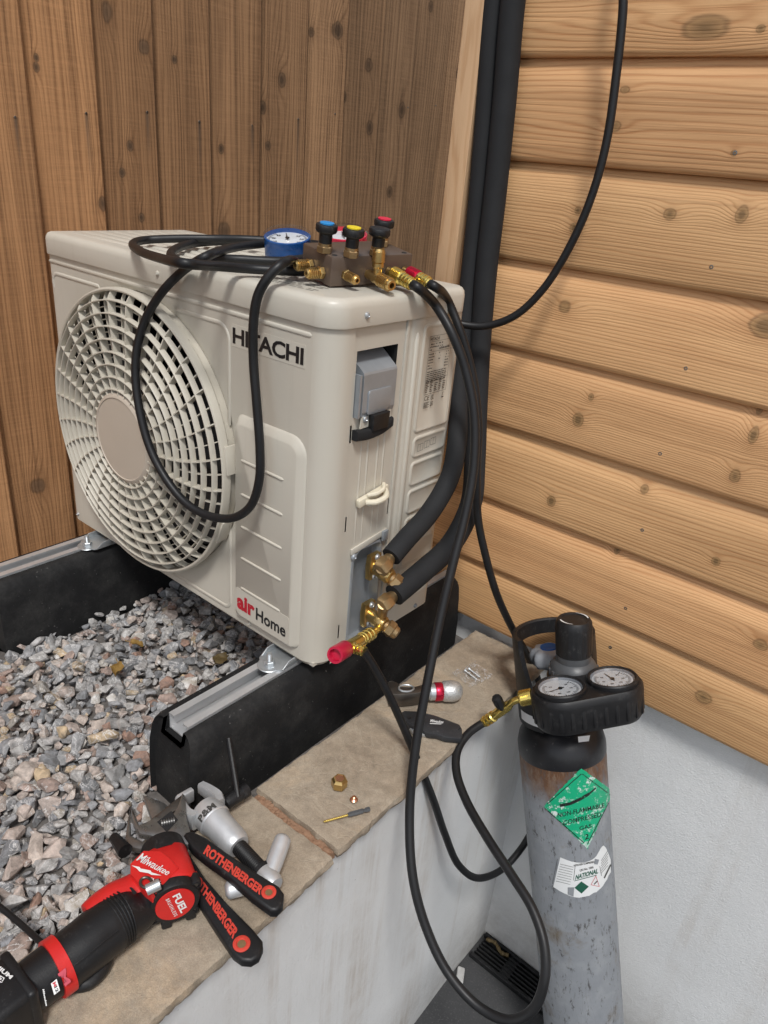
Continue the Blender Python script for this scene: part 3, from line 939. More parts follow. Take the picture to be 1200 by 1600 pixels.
mt = wood('trim_wood', 'z', (0.70, 0.47, 0.28), (0.48, 0.26, 0.12), (), freq=330, seed=3.3, rough=0.6, tint=0.2, fibre=0.5, bump=0.3)
MB().box((-0.118, YB - 0.012, 0.69), (0.036, 0.075, 1.56), bev=0.002).build('corner_trim', mt, bld)

# ------------------------------------------------------------ gravel
rg = random.Random(21)
variants = []
for k in range(48):
    bm = bmesh.new()
    el = (rg.uniform(0.85, 1.35), rg.uniform(0.65, 1.0), rg.uniform(0.42, 0.8))
    for q in range(rg.randint(11, 17)):
        d = Vector((rg.gauss(0, 1), rg.gauss(0, 1), rg.gauss(0, 1))).normalized() * rg.uniform(0.86, 1.08)
        bm.verts.new((d.x * el[0], d.y * el[1], d.z * el[2]))
    r = bmesh.ops.convex_hull(bm, input=bm.verts[:])
    bmesh.ops.delete(bm, geom=[v for v in bm.verts if not v.link_faces], context='VERTS')
    bmesh.ops.remove_doubles(bm, verts=bm.verts[:], dist=0.16)
    bmesh.ops.bevel(bm, geom=bm.edges[:], offset=0.05, segments=1, affect='EDGES', clamp_overlap=True)
    me = bpy.data.meshes.new('stone')
    bm.to_mesh(me); bm.free()
    me.materials.append(M['stone_one'])
    variants.append(me)
def under_foot(x, y):
    return -0.215 < y < 0.42 and (abs(x + 0.063) < 0.048 or abs(x + 0.575) < 0.048)
stones = []
for lay, (dz, sp_) in enumerate(((-0.012, 0.0150), (-0.002, 0.0158), (0.006, 0.0235))):
    ny_, nx_ = int(1.40 / sp_), int(0.82 / sp_)
    for j in range(ny_):
        for i in range(nx_):
            x = -0.775 + sp_ * (i + rg.uniform(0.05, 0.95)); y = -0.90 + sp_ * (j + rg.uniform(0.05, 0.95))
            if under_foot(x, y) or x > (0.024 if y < -0.22 else -0.030):
                continue
            rr = rg.choice((0.0040, 0.0055, 0.0070, 0.0085, 0.0098, 0.0112, 0.0128, 0.0150, 0.0175)) * rg.uniform(0.9, 1.1)
            if lay == 2 and rg.random() < 0.45:
                continue
            lift = 0.016 * max(0, 1 - abs(x - 0.03) / 0.12) if y < -0.2 else 0.0
            z = GZ + dz + lift + rg.uniform(-0.004, 0.004) + 0.006 * noise.noise(Vector((x * 6, y * 6, 9)))
            rot = Matrix.Rotation(rg.uniform(0, 6.28), 3, 'Z') @ Matrix.Rotation(rg.gauss(0, 0.45), 3, 'X') @ Matrix.Rotation(rg.gauss(0, 0.45), 3, 'Y')
            stones.append((lay, x, y, z, rr, rot, rg.randrange(48)))
def pix(p):
    q = p - CAM
    d = q.dot(FW)
    return 600 + FPX * q.dot(RT) / d, 800 + FPX * q.dot(DN) / d, d
cand = []
for k, s_ in enumerate(stones):
    a, b, d = pix(V(s_[1], s_[2], s_[3]))
    if s_[0] >= 1 and 0 < a < 1200 and 0 < b < 1600 and not (s_[1] > 0.0 and s_[2] > -0.2):
        cand.append((-(s_[4] / d) * (1.3 if s_[0] == 2 else 1), k))
cand.sort()
single = set(k for _, k in cand[:300])
gm = MB()
for k, (lay, x, y, z, rr, rot, vi) in enumerate(stones):
    if k in single:
        o = bpy.data.objects.new('stone', variants[vi])
        COL.objects.link(o)
        o.parent = gravel_bed
        o.matrix_local = Matrix.Translation((x, y, z)) @ rot.to_4x4() @ Matrix.Scale(rr, 4)
    else:
        me = variants[vi]
        c = V(x, y, z)
        gm.v += [c + rot @ (v.co * rr) for v in me.vertices]
        o_ = len(gm.v) - len(me.vertices)
        gm.f += [tuple(q + o_ for q in p.vertices) for p in me.polygons]
me = bpy.data.meshes.new('gravel')
me.from_pydata([tuple(v) for v in gm.v], [], gm.f)
me.materials.append(M['stone_many'])
go = bpy.data.objects.new('gravel', me)
COL.objects.link(go)
go.parent = gravel_bed
tag(go, kind='stuff')
# ------------------------------------------------------------ outdoor unit
UW, UD, US, UT = 0.645, 0.272, 0.489, 0.522     # width, depth, seam height, top
unit = empty('outdoor_unit', (-0.32, 0.136, 0.0), 'cream air conditioner outdoor unit with round fan grille on black rubber feet', 'air conditioner')
CX, CZ, GR = -0.394, 0.2465, 0.2245            # fan centre, outer radius
EX, EY, EZ = V(1, 0, 0), V(0, 1, 0), V(0, 0, 1)
NY = V(0, -1, 0)

# front panel with the round fan opening, wrapping round the right hand corner
fp = MB()
x0, x1, z0, z1 = -UW + 0.010, -0.032, 0.004, US
NA = 96
hole, rim, outer = [], [], []
ro = GR + 0.006
for k in range(NA):
    a = 2 * math.pi * k / NA
    c, s = math.cos(a), math.sin(a)
    t = min((x1 - CX) / c if c > 1e-6 else 1e9, (x0 - CX) / c if c < -1e-6 else 1e9, (z1 - CZ) / s if s > 1e-6 else 1e9, (z0 - CZ) / s if s < -1e-6 else 1e9)
    hole.append(V(CX + (ro - 0.010) * c, 0.004, CZ + (ro - 0.010) * s))
    rim.append(V(CX + ro * c, 0.0, CZ + ro * s))
    outer.append(V(CX + max(t, ro + 0.0005) * c, 0.0, CZ + max(t, ro + 0.0005) * s))
fp.ring_loft([hole, rim, outer], False, False)
for (cx, cz) in ((x0, z0), (x1, z0), (x1, z1), (x0, z1)):   # fill the rectangle corners
    near = sorted(outer, key=lambda p: (p.x - cx) ** 2 + (p.z - cz) ** 2)
    ex = min((p for p in outer if abs(p.z - cz) < 1e-6), key=lambda p: abs(p.x - cx), default=None)
    ez = min((p for p in outer if abs(p.x - cx) < 1e-6), key=lambda p: abs(p.z - cz), default=None)
    if ex is not None and ez is not None:
        fp.add([V(cx, 0, cz), ex, ez], [(0, 1, 2)])
def corner_strip(mb, cx, cy, r, a0, a1, zs, inset):
    rows = []
    for z, i_ in zip(zs, inset):
        rows.append([V(cx + (r - i_) * math.cos(a0 + (a1 - a0) * k / 12), cy + (r - i_) * math.sin(a0 + (a1 - a0) * k / 12), z) for k in range(13)])
    vs_ = [p for q in rows for p in q]
    fs = [(j * 13 + i, j * 13 + i + 1, j * 13 + 14 + i, j * 13 + 13 + i) for j in range(len(rows) - 1) for i in range(12)]
    mb.add(vs_, fs)
corner_strip(fp, -0.032, 0.032, 0.032, -math.pi / 2, 0, (-0.004, 0.004, US), (0.006, 0.0, 0.0))
corner_strip(fp, -UW + 0.010, 0.010, 0.010, math.pi, 1.5 * math.pi, (0.0, 0.006, US), (0.004, 0, 0))
fp.add([V(-UW + 0.010, 0.004, 0.0), V(-0.032, 0.004, -0.002), V(-0.032, 0, 0.004), V(-UW + 0.010, 0, 0.004)], [(0, 1, 2, 3)])
fp.add([V(0, 0.032, -0.004), V(0, 0.040, -0.004), V(0, 0.040, US), V(0, 0.032, US)], [(0, 1, 2, 3)])
front = fp.build('front_panel', M['cream'], unit, sm=30)
# pressed ridges of the front panel: half embedded rolls
def roll(pts, r, n=10, name='pressed_ridge', par=None, out=V(0, -1, 0), mat='cream', flat=0.45):
    m = MB()
    pts = [Vector(p) for p in pts]
    rings = []
    for i, p in enumerate(pts):
        t = (pts[min(i + 1, len(pts) - 1)] - pts[max(i - 1, 0)]).normalized()
        sd = t.cross(out).normalized()
        e = 0.35 if i in (0, len(pts) - 1) else 1.0
        rings.append([p + sd * (math.cos(2 * math.pi * k / n) * r * e) + out * (math.sin(2 * math.pi * k / n) * r * flat * e) for k in range(n)])
    m.ring_loft(rings)
    return m.build(name, M[mat], par if par is not None else front, sm=60)
def arc(cx, cz, r, a0, a1, n=7, y=0.0):
    return [V(cx + r * math.cos(a0 + (a1 - a0) * k / n), y, cz + r * math.sin(a0 + (a1 - a0) * k / n)) for k in range(n + 1)]
roll([V(-0.640, 0, 0.476), V(-0.637, 0, 0.476), V(-0.037, 0, 0.475), V(-0.034, 0, 0.475)], 0.0032)
roll([V(-0.634, 0, 0.432)] + arc(-0.619, 0.443, 0.015, math.pi, math.pi / 2) + [V(-0.497, 0, 0.458), V(-0.492, 0, 0.455)], 0.0032)
roll([V(-0.300, 0, 0.455), V(-0.297, 0, 0.458)] + arc(-0.208, 0.436, 0.022, math.pi / 2, 0) + [V(-0.186, 0, 0.322), V(-0.186, 0, 0.318)], 0.0032)
roll([V(-0.186, 0, 0.185), V(-0.186, 0, 0.180)] + arc(-0.200, 0.031, 0.014, 0, -math.pi / 2) + [V(-0.330, 0, 0.016), V(-0.334, 0, 0.016)], 0.0032)
# raised lower right panel with sloping shoulder
lp = MB()
def lpo(ins, y):
    return [V(a, y, b) for a, b in rrect(-0.168 + ins * 0.25, -0.034 - ins, 0.018 + ins * 0.35, 0.343 - ins, [max(0.012 - ins, 0.004), max(0.012 - ins, 0.004), 0.026 - ins, 0.012], 6)]
lp.ring_loft([lpo(-0.002, 0.002), lpo(0.0, -0.0008), lpo(0.003, -0.0025), lpo(0.010, -0.0067), lpo(0.013, -0.0075)], False, True)
low = lp.build('raised_panel', M['cream'], front, sm=50)
for k in range(5):
    z = 0.280 - 0.0515 * k
    roll([V(-0.153, -0.0074, z), V(-0.150, -0.0074, z), V(-0.070, -0.0074, z - 0.001), V(-0.067, -0.0074, z - 0.001)], 0.0024, flat=0.7)
# lettering
def fr_text(s, xa, za, w, h, mat, y=-0.0008, **kw):
    m = MB()
    text(m, s, V(xa, y, za), EX, EZ, w, h, **kw)
    return m.build('lettering', M[mat], front, sm=0)
fr_text('HITACHI', -0.1775, 0.4365, 0.132, 0.0212, 'ink', bold=0.028, space=0.93)
st = MB()
st.prism(rrect(-0.180, -0.043, 0.4325, 0.4615, 0.001), V(0, -0.0001, 0), (EX, EZ, NY), 0.0003)
st.build('badge_film', M['cream'], front, sm=0)
sb = MB()
sb.prism(rrect(-0.164, -0.048, 0.024, 0.071, [0.012, 0.004, 0.004, 0.004]), V(0, -0.0075, 0), (EX, EZ, NY), 0.0004)
sb.build('badge_film', M['cream'], front, sm=0)
fr_text('air', -0.1605, 0.0350, 0.0400, 0.0270, 'redink', y=-0.0084, bold=0.045)
fr_text('Home', -0.1175, 0.0345, 0.0640, 0.0215, 'ink', y=-0.0084, bold=0.024)

# sides, back and floor pan
sd = MB()
def sheet(mb, y0, y1, z0, z1, x=0.0, holes=()):
    """flat sheet in the plane x with rectangular openings"""
    ys = sorted({y0, y1, *[h[0] for h in holes], *[h[1] for h in holes]})
    zs = sorted({z0, z1, *[h[2] for h in holes], *[h[3] for h in holes]})
    for a, b in zip(ys, ys[1:]):
        for c, d in zip(zs, zs[1:]):
            if any(h[0] <= (a + b) / 2 <= h[1] and h[2] <= (c + d) / 2 <= h[3] for h in holes):
                continue
            mb.add([V(x, a, c), V(x, b, c), V(x, b, d), V(x, a, d)], [(0, 1, 2, 3)])
slots = [(0.0445, 0.0475, 0.338, 0.362), (0.0475, 0.0500, 0.208, 0.231), (0.0480, 0.0505, 0.032, 0.055), (0.1385, 0.1405, 0.207, 0.232)]
sheet(sd, 0.0415, 0.1395 + 0.002, 0.0, US - 0.002, -0.0025, [(0.046 + 0.002, 0.128, 0.372, 0.457), (0.0672, 0.1338, 0.0052, 0.1705)] + slots)
sp_ = sd.build('service_panel', M['cream'], unit, sm=0)
for (ya, za, zb_) in ((0.070, 0.010, 0.35), (0.084, 0.185, 0.34), (0.105, 0.19, 0.34), (0.118, 0.19, 0.35)):
    roll([V(-0.0025, ya, za + .17 if za < .1 else za), V(-0.0025, ya, (za + zb_) / 2 + .06), V(-0.0025, ya, zb_)], 0.0022, out=EX, par=sp_, flat=0.5)
# rear part of the side with pressed ribs
rs = MB()
rows = []
prof = [(0.1425, -0.004), (0.1435, -0.0005), (0.1465, 0.0), (0.150, -0.0015), (0.153, -0.003), (0.156, -0.0015), (0.159, 0.0), (0.2, 0.0), (0.262, 0.0), (0.269, -0.002), (0.272, -0.009)]
vs_ = [V(dx, y, z) for z in (0.0, US - 0.002) for y, dx in prof]
n_ = len(prof)
rs.add(vs_, [(i, i + 1, n_ + i + 1, n_ + i) for i in range(n_ - 1)])
rear = rs.build('rear_side_panel', M['cream'], unit, sm=60)
roll([V(0, 0.168, 0.10), V(0, 0.168, 0.106), V(0, 0.166, 0.462), V(0, 0.166, 0.468)], 0.0050, out=EX, par=rear, flat=0.55)
def emb(y0, y1, z0, z1, name='pressed_field'):
    """shallow raised field with a rolled lower lip"""
    m = MB()
    def o(i, x):
        return [V(x, a, b) for a, b in rrect(y0 + i, y1 - i, z0 + i, z1 - i, 0.009 - i, 5)]
    m.ring_loft([o(-0.001, -0.001), o(0.0015, 0.0016), o(0.004, 0.0022), o(0.006, 0.0009)], False, True)
    return m.build(name, M['cream'], rear, sm=60)
emb(0.178, 0.262, 0.322, 0.478)
for za, zb_ in ((0.283, 0.317), (0.238, 0.278), (0.192, 0.233), (0.146, 0.187), (0.100, 0.141), (0.03, 0.095)):
    emb(0.180, 0.262, za, zb_)
bk = MB()
bk.add([V(-UW, 0.010, 0), V(-UW, UD, 0), V(-UW, UD, US), V(-UW, 0.010, US), V(-0.009, UD, 0), V(-0.009, UD, US)], [(0, 1, 2, 3), (1, 4, 5, 2)])
bk.build('back_panel', M['cream'], unit, sm=0)
pan = MB().box((-UW / 2 - 0.003, UD / 2, 0.002), (UW - 0.012, UD - 0.012, 0.006))
pan.build('base_pan', M['cream'], unit)
# screws
def screw(p, ax, par, r=0.0042, mat='zinc'):
    m = MB().lathe([(0.0, 0.0016), (r * .25, 0.0014), (r * .4, 0.0026), (r * .85, 0.0016), (r, 0.0), (r, -0.002)], p, ax, 14)
    return m.build('screw', M[mat], par)
for p in ((-0.318, -0.0035, 0.503), (-0.225, -0.0035, 0.503)):
    pass
screw(ray(246, 427, 'y', -0.0045), NY, unit, 0.0036, 'cream')
screw(ray(574, 493, 'x', 0.0045), EX, unit)
screw(ray(122, 803, 'y', 0.0), NY, unit, 0.0036)
screw(ray(390, 974, 'y', 0.0), NY, unit, 0.0040, 'cream')
screw(ray(649, 946, 'x', 0.0005), EX, unit, 0.0042, 'galv')

# lid
lid = MB()
def lo_(ins, z):
    return [V(a, b, z) for a, b in rrect(-UW - 0.003 + ins, 0.004 - ins, -0.004 + ins, UD + 0.004 - ins, [max(0.014 - ins, .003), max(0.034 - ins, .004), max(0.022 - ins, .004), max(0.014 - ins, .003)], 8)]
lid.ring_loft([lo_(0.003, US + 0.001), lo_(0.0004, US - 0.0015), lo_(0.0, US), lo_(0.0, UT - 0.0115), lo_(0.0012, UT - 0.0065), lo_(0.0042, UT - 0.0025), lo_(0.0085, UT - 0.0006), lo_(0.013, UT)], True, True)
lidob = lid.build('lid', M['cream'], unit, sm=50)
for k in range(9):
    yy = 0.035 + 0.0255 * k
    xa = -0.618; xb = -0.150 if k > 1 else -0.25
    roll([V(xa, yy, UT), V(xa + 0.004, yy, UT), V(xb - 0.004, yy, UT), V(xb, yy, UT)], 0.0060, out=EZ, par=lidob, flat=0.40)
# worn caution print on the lid
pr_ = MB()
rp = random.Random(4)
for k in range(13):
    yy = 0.020 + 0.0072 * k
    x = -0.165
    while x < -0.060:
        w = rp.uniform(0.004, 0.014)
        if rp.random() < 0.75:
            pr_.add([V(x, yy, UT + 0.0004), V(x + w, yy, UT + 0.0004), V(x + w, yy + 0.0028, UT + 0.0004), V(x, yy + 0.0028, UT + 0.0004)], [(0, 1, 2, 3)])
        x += w + rp.uniform(0.002, 0.004)
pr_.build('faded_print', simple('worn_grey_print', (0.30, 0.275, 0.235), 0.5, 0, 0.4, 200), lidob, sm=0)

# dark cabinet inside, fan shroud and fan
ins = MB()
ins.lathe([(ro - 0.010, 0.0), (ro - 0.012, 0.05), (ro - 0.030, 0.09)], V(CX, 0.004, CZ), EY, 64)
ins = MB()
rings = [[V(CX + r * math.cos(2 * math.pi * k / 64), y, CZ + r * math.sin(2 * math.pi * k / 64)) for k in range(64)] for r, y in ((ro - 0.010, 0.004), (ro - 0.012, 0.05), (ro - 0.014, 0.12), (0.001, 0.12))]
ins.ring_loft(rings, False, False)
ins.build('fan_shroud', M['dark'], unit)
fan = MB().lathe([(0.0, 0.0), (0.045, 0.002), (0.05, 0.012), (0.05, 0.06)], V(CX, 0.035, CZ), EY, 32).build('fan', M['fanblade'], unit)
for b_ in range(3):
    m = MB()
    rows = []
    for i in range(9):
        r = 0.045 + (0.205 - 0.045) * i / 8
        row = []
        for j in range(9):
            a = b_ * 2 * math.pi / 3 + 0.35 + (j / 8 - 0.5) * 1.75 + 0.5 * i / 8
            row.append(V(CX + r * math.cos(a), 0.040 + 0.045 * j / 8, CZ + r * math.sin(a)))
        rows.append(row)
    vs_ = [p for q in rows for p in q]
    m.add(vs_, [(i * 9 + j, i * 9 + j + 1, i * 9 + 10 + j, i * 9 + 9 + j) for i in range(8) for j in range(8)])
    m.build('fan_blade', M['fanblade'], fan, sm=60)

# fan grille: domed rings on radial spokes
def gy(r):
    """front surface of the dome"""
    t = min(1, max(0, (r - 0.068) / (GR - 0.068)))
    return -0.044 + 0.005 * t + 0.013 * t ** 5
grille = MB()
NR = 128
def hoop(mb, r, w, d, y0, n=NR):
    rings = []
    for q, y in ((r - w / 2, y0 + d), (r - w / 2, y0 + 0.0006), (r - w / 2 + 0.0005, y0), (r + w / 2 - 0.0005, y0), (r + w / 2, y0 + 0.0006), (r + w / 2, y0 + d)):
        rings.append([V(CX + q * math.cos(2 * math.pi * k / n), y, CZ + q * math.sin(2 * math.pi * k / n)) for k in range(n)])
    rings.append(rings[0])
    return mb.ring_loft(rings, False, False)
rim_ = MB()
pr2 = [(GR - 0.004, -0.008), (GR + 0.0008, -0.0125), (GR + 0.0012, -0.020), (GR, -0.0245), (GR - 0.002, -0.0255), (GR - 0.0042, -0.0242), (GR - 0.0048, -0.018), (GR - 0.0048, 0.006)]
rings = [[V(CX + q * math.cos(2 * math.pi * k / NR), y, CZ + q * math.sin(2 * math.pi * k / NR)) for k in range(NR)] for q, y in pr2]
rim_.ring_loft(rings, False, False)
grille = rim_.build('fan_grille', M['cream_plastic'], unit, sm=40)
radii = [0.0780 + (GR - 0.0165 - 0.0780) * k / 7 for k in range(8)]
for r in radii:
    hoop(MB(), r, 0.0022, 0.0095, gy(r)).build('grille_ring', M['cream_plastic'], grille, sm=40)
for a_, b_ in zip(radii[:-1], radii[1:]):
    r = (a_ + b_) / 2
    hoop(MB(), r, 0.0015, 0.0045, gy(r) + 0.0105).build('grille_ring', M['cream_plastic'], grille, sm=40)
hb = MB()
hb.lathe([(0.0725, -0.024), (0.0725, -0.004), (0.0690, -0.001), (0.0655, 0.0), (0.0645, -0.0012), (0.05, -0.0008), (0.0, -0.0006)], V(CX, -0.044, CZ), NY, 64)
hb.build('grille_hub', M['hubcol'], grille, sm=40)
# one spoke, copied round
def spoke_mesh(r0, r1, dfront, depth, w, sw):
    m = MB()
    n = 14
    rings = []
    for i in range(n + 1):
        r = r0 + (r1 - r0) * i / n
        a = sw * ((r - 0.07) / 0.16) ** 1.3
        c, s = math.cos(a), math.sin(a)
        y = gy(r) + dfront
        if r > GR - 0.012:
            y = gy(GR - 0.012) + dfront + (r - GR + 0.012) * 0.9
        t = V(-s, 0, c)
        p = V(r * c, y, r * s)
        rings.append([p - t * w / 2, p + t * w / 2, p + t * w / 2 + EY * depth, p - t * w / 2 + EY * depth])
    m.ring_loft(rings)
    me = m.mesh('spoke', V(0, 0, 0), 40)
    me.materials.append(M['cream_plastic'])
    return me
main = spoke_mesh(0.070, GR - 0.002, 0.0012, 0.0120, 0.0018, 0.16)
minor = spoke_mesh(0.135, GR - 0.002, 0.0085, 0.0055, 0.0015, 0.16)
for k in range(56):
    o = bpy.data.objects.new('spoke', main if k % 2 == 0 else minor)
    COL.objects.link(o)
    o.parent = grille
    o.location = V(CX, 0, CZ) - unit.location
    o.rotation_euler = (0, 2 * math.pi * k / 56, 0)
for a in (0.13, -0.40):
    m = MB()
    c, s = math.cos(a), math.sin(a)
    tt = V(-s, 0, c); rr = V(c, 0, s)
    m.box(V(CX, -0.011, CZ) + rr * (GR + 0.0020), (0.004, 0.042, 0.020), (rr, tt, EY), 0.001)
    m.build('clip', M['cream_plastic'], grille)

# terminal cover inside the service opening
tcv = empty('x', (0, 0, 0)); bpy.data.objects.remove(tcv)
box_in = MB()
yA, yB_ = 0.048, 0.128
for q in ([V(-0.06, yA - .006, .365), V(-0.06, yB_ + .006, .365), V(-0.06, yB_ + .006, .46), V(-0.06, yA - .006, .46)],
          [V(-0.003, yA - .001, .365), V(-0.06, yA - .001, .365), V(-0.06, yA - .001, .46), V(-0.003, yA - .001, .46)],
          [V(-0.003, yB_ + .001, .365), V(-0.06, yB_ + .001, .365), V(-0.06, yB_ + .001, .46), V(-0.003, yB_ + .001, .46)],
          [V(-0.003, yA, .458), V(-0.06, yA, .458), V(-0.06, yB_, .458), V(-0.003, yB_, .458)]):
    box_in.add(q, [(0, 1, 2, 3)])
box_in.build('terminal_recess', M['dark'], unit, sm=0)
tc_ = MB()
tc_.prism([(-0.052, 0.455), (-0.030, 0.452), (0.0035, 0.428), (0.0035, 0.366), (-0.052, 0.366)], V(0, 0.056, 0), (EX, EZ, EY), 0.0)if False else None
sec = [(-0.054, 0.456), (-0.026, 0.452), (0.0040, 0.430), (0.0052, 0.427), (0.0052, 0.378), (0.0030, 0.372), (-0.054, 0.372)]
rings = [[V(a, y, b) for a, b in sec] for y in (0.0560, 0.1215)]
tc_.ring_loft(rings)
cover = tc_.build('terminal_cover', M['galv'], unit, sm=20)
m = MB()
m.prism(rrect(0.066, 0.112, 0.374, 0.406, [0.004, 0.012, 0.004, 0.004]), V(0.0050, 0, 0), (EY, EZ, EX), 0.0018, 0.0007)
m.build('pressed_field', M['galv'], cover)
m = MB().box((-0.010, 0.0510, 0.400), (0.030, 0.0035, 0.056))
m.build('cover_flange', M['galv'], cover)
m = MB().prism([(0.058, 0.356), (0.120, 0.358), (0.118, 0.376), (0.060, 0.374)], V(0.001, 0, 0), (EY, EZ, EX), 0.002)
m.build('cover_tab', M['cream'], unit)
m = MB().prism([(0.073, 0.352), (0.104, 0.352), (0.106, 0.374), (0.072, 0.374)], V(0.003, 0, 0), (EY, EZ, EX), 0.010, 0.002)
m.build('cable_bush', M['plastic'], unit)
m = MB()
cr_ = catmull([V(0.002, 0.0485, 0.349), V(0.004, 0.070, 0.3475), V(0.004, 0.098, 0.3495), V(0.002, 0.1205, 0.3545)], 6)
rings = [[p + V(0.006 * math.copysign(abs(math.cos(a_)) ** .5, math.cos(a_)), 0, 0.0072 * math.copysign(abs(math.sin(a_)) ** .5, math.sin(a_))) for a_ in [2 * math.pi * k / 16 for k in range(16)]] for p in cr_]
m.ring_loft(rings)
m.build('foam_strip', M['foam'], unit)
screw(V(0.0035, 0.066, 0.368), EX, unit, 0.0045)
screw(V(0.0005, 0.124, 0.355), EX, unit, 0.0045)
# cable clamp
m = MB()
m.box((0.003, 0.095, 0.2515), (0.008, 0.062, 0.012), frame(V(1, 0, 0), V(0, 1, .12)) and (EX, V(0, 1, .14).normalized(), V(0, -.14, 1).normalized()), 0.002)
m.tube(catmull([V(0.006, 0.078, 0.247), V(0.017, 0.088, 0.249), V(0.019, 0.105, 0.253), V(0.008, 0.116, 0.256)], 5), 0.0042, 10)
m.tube(catmull([V(0.006, 0.080, 0.257), V(0.014, 0.090, 0.260), V(0.014, 0.104, 0.263), V(0.006, 0.114, 0.265)], 5), 0.0030, 8)
cl_ = m.build('cable_clamp', simple('ivory_nylon', (0.72, 0.66, 0.52), 0.4), unit)
screw(V(0.010, 0.083, 0.246), EX, unit, 0.0048)

# rating label
lb = MB()
def bar(y, z, w, h):
    lb.add([V(0.0030, y, z), V(0.0030, y + w, z), V(0.0030, y + w, z + h), V(0.0030, y, z + h)], [(0, 1, 2, 3)])
ly0, ly1, lz0, lz1 = 0.1905, 0.2430, 0.378, 0.4600
for (y, z, w, h) in ((ly0, lz1, ly1 - ly0, .0005), (ly0, lz0, ly1 - ly0, .0005), (ly0, lz0, .0005, lz1 - lz0), (ly1, lz0, .0005, lz1 - lz0), (ly0, .4525, ly1 - ly0, .0004), (ly0, .4385, ly1 - ly0, .0004), (ly0, .3995, ly1 - ly0, .0004)):
    bar(y, z, w, h)
text(lb, 'HITACHI', V(0.0030, 0.1925, 0.4542), EY, EZ, 0.021, 0.0042, bold=0.03)
rl = random.Random(8)
def smudge(y0, y1, z, h, dens=0.85):
    y = y0
    while y < y1:
        w = rl.uniform(0.0009, 0.0030)
        if rl.random() < dens: bar(y, z + rl.uniform(-.0002, .0002), min(w, y1 - y), h * rl.uniform(.75, 1.1))
        y += w + rl.uniform(0.0004, 0.0009)
smudge(0.1925, 0.2230, 0.4485, 0.0017)
smudge(0.1925, 0.2270, 0.4445, 0.0017)
smudge(0.2150, 0.2405, 0.4405, 0.0030, 1.0)
smudge(0.1925, 0.1990, 0.4405, 0.0018)
z = 0.4345
for k in range(6):
    smudge(0.1925, 0.1925 + rl.uniform(.009, .016), z, 0.0017)
    if k in (0, 1, 2, 5): smudge(0.2160, 0.2200, z, 0.0017)
    smudge(rl.uniform(.229, .234), 0.2405, z, 0.0017)
    z -= 0.0040
for k in range(6):
    y = 0.1925
    while y < 0.238:
        w = rl.uniform(0.0025, 0.008)
        bar(y, 0.4072 - 0.0028 * k + 0.0025, w, 0.0012)
        y += w + 0.001
for k in range(7):
    for y0_ in (0.1925, 0.2030, 0.2135, 0.2240, 0.2335):
        if rl.random() < 0.85:
            bar(y0_, 0.3965 - 0.0026 * k, rl.uniform(0.004, 0.008), 0.0013)
text(lb, 'CE', V(0.0030, 0.1925, 0.3690), EY, EZ, 0.0120, 0.0070, bold=0.0)
text(lb, 'UK', V(0.0030, 0.2085, 0.3725), EY, EZ, 0.0070, 0.0036, bold=0.03)
text(lb, 'CA', V(0.0030, 0.2085, 0.3685), EY, EZ, 0.0070, 0.0036, bold=0.03)
bar(0.2345, 0.3672, 0.0055, 0.0018)
text(lb, 'X', V(0.0030, 0.2350, 0.3700), EY, EZ, 0.0045, 0.0060, bold=0.0)
for k in range(5):
    bar(0.1925, 0.3655 - 0.0018 * k, 0.010 if k % 2 else 0.013, 0.0009)
for k in range(3):
    bar(0.2085, 0.3640 - 0.0022 * k, 0.0065, 0.0012)
lb.build('rating_label', M['inkgrey'], rear, sm=0)
ic = MB()
for k in range(3):
    y = 0.190 + 0.0155 * k
    zz = 0.2935 + 0.0015 * k
    for q in ((y, zz, .0125, .0006), (y, zz + .0105, .0125, .0006), (y, zz, .0006, .011), (y + .0122, zz, .0006, .011), (y + .006, zz, .0006, .011)):
        ic.add([V(0.0030, q[0], q[1]), V(0.0030, q[0] + q[2], q[1]), V(0.0030, q[0] + q[2], q[1] + q[3]), V(0.0030, q[0], q[1] + q[3])], [(0, 1, 2, 3)])
ic.build('manual_symbols', M['inkgrey'], rear, sm=0)

# valve plate and the two stop valves
vp = MB()
def vo(i, x):
    return [V(x, a, b) for a, b in rrect(0.066 + i, 0.1345 - i, 0.004 + i, 0.172 - i, [0.004, 0.004, 0.012, 0.022 - i], 6)]
vp.ring_loft([vo(0.0, -0.006), vo(0.0008, -0.001), vo(0.004, -0.0005), vo(0.010, -0.013), vo(0.014, -0.0145)], False, True)
plate = vp.build('valve_plate', M['galv'], unit, sm=40)
m = MB().box((-0.001, 0.101, 0.176), (0.003, 0.078, 0.010), (EX, V(0, 1, .12).normalized(), V(0, -.12, 1).normalized()), 0.001)
m.build('plate_bracket', M['cream'], unit)
screw(V(0.001, 0.068, 0.163), EX, unit, 0.005, 'galv')
m = MB().box((0.002, 0.1330, 0.176), (0.004, 0.012, 0.016), bev=0.001)
m.build('plate_hook', M['galv'], unit)

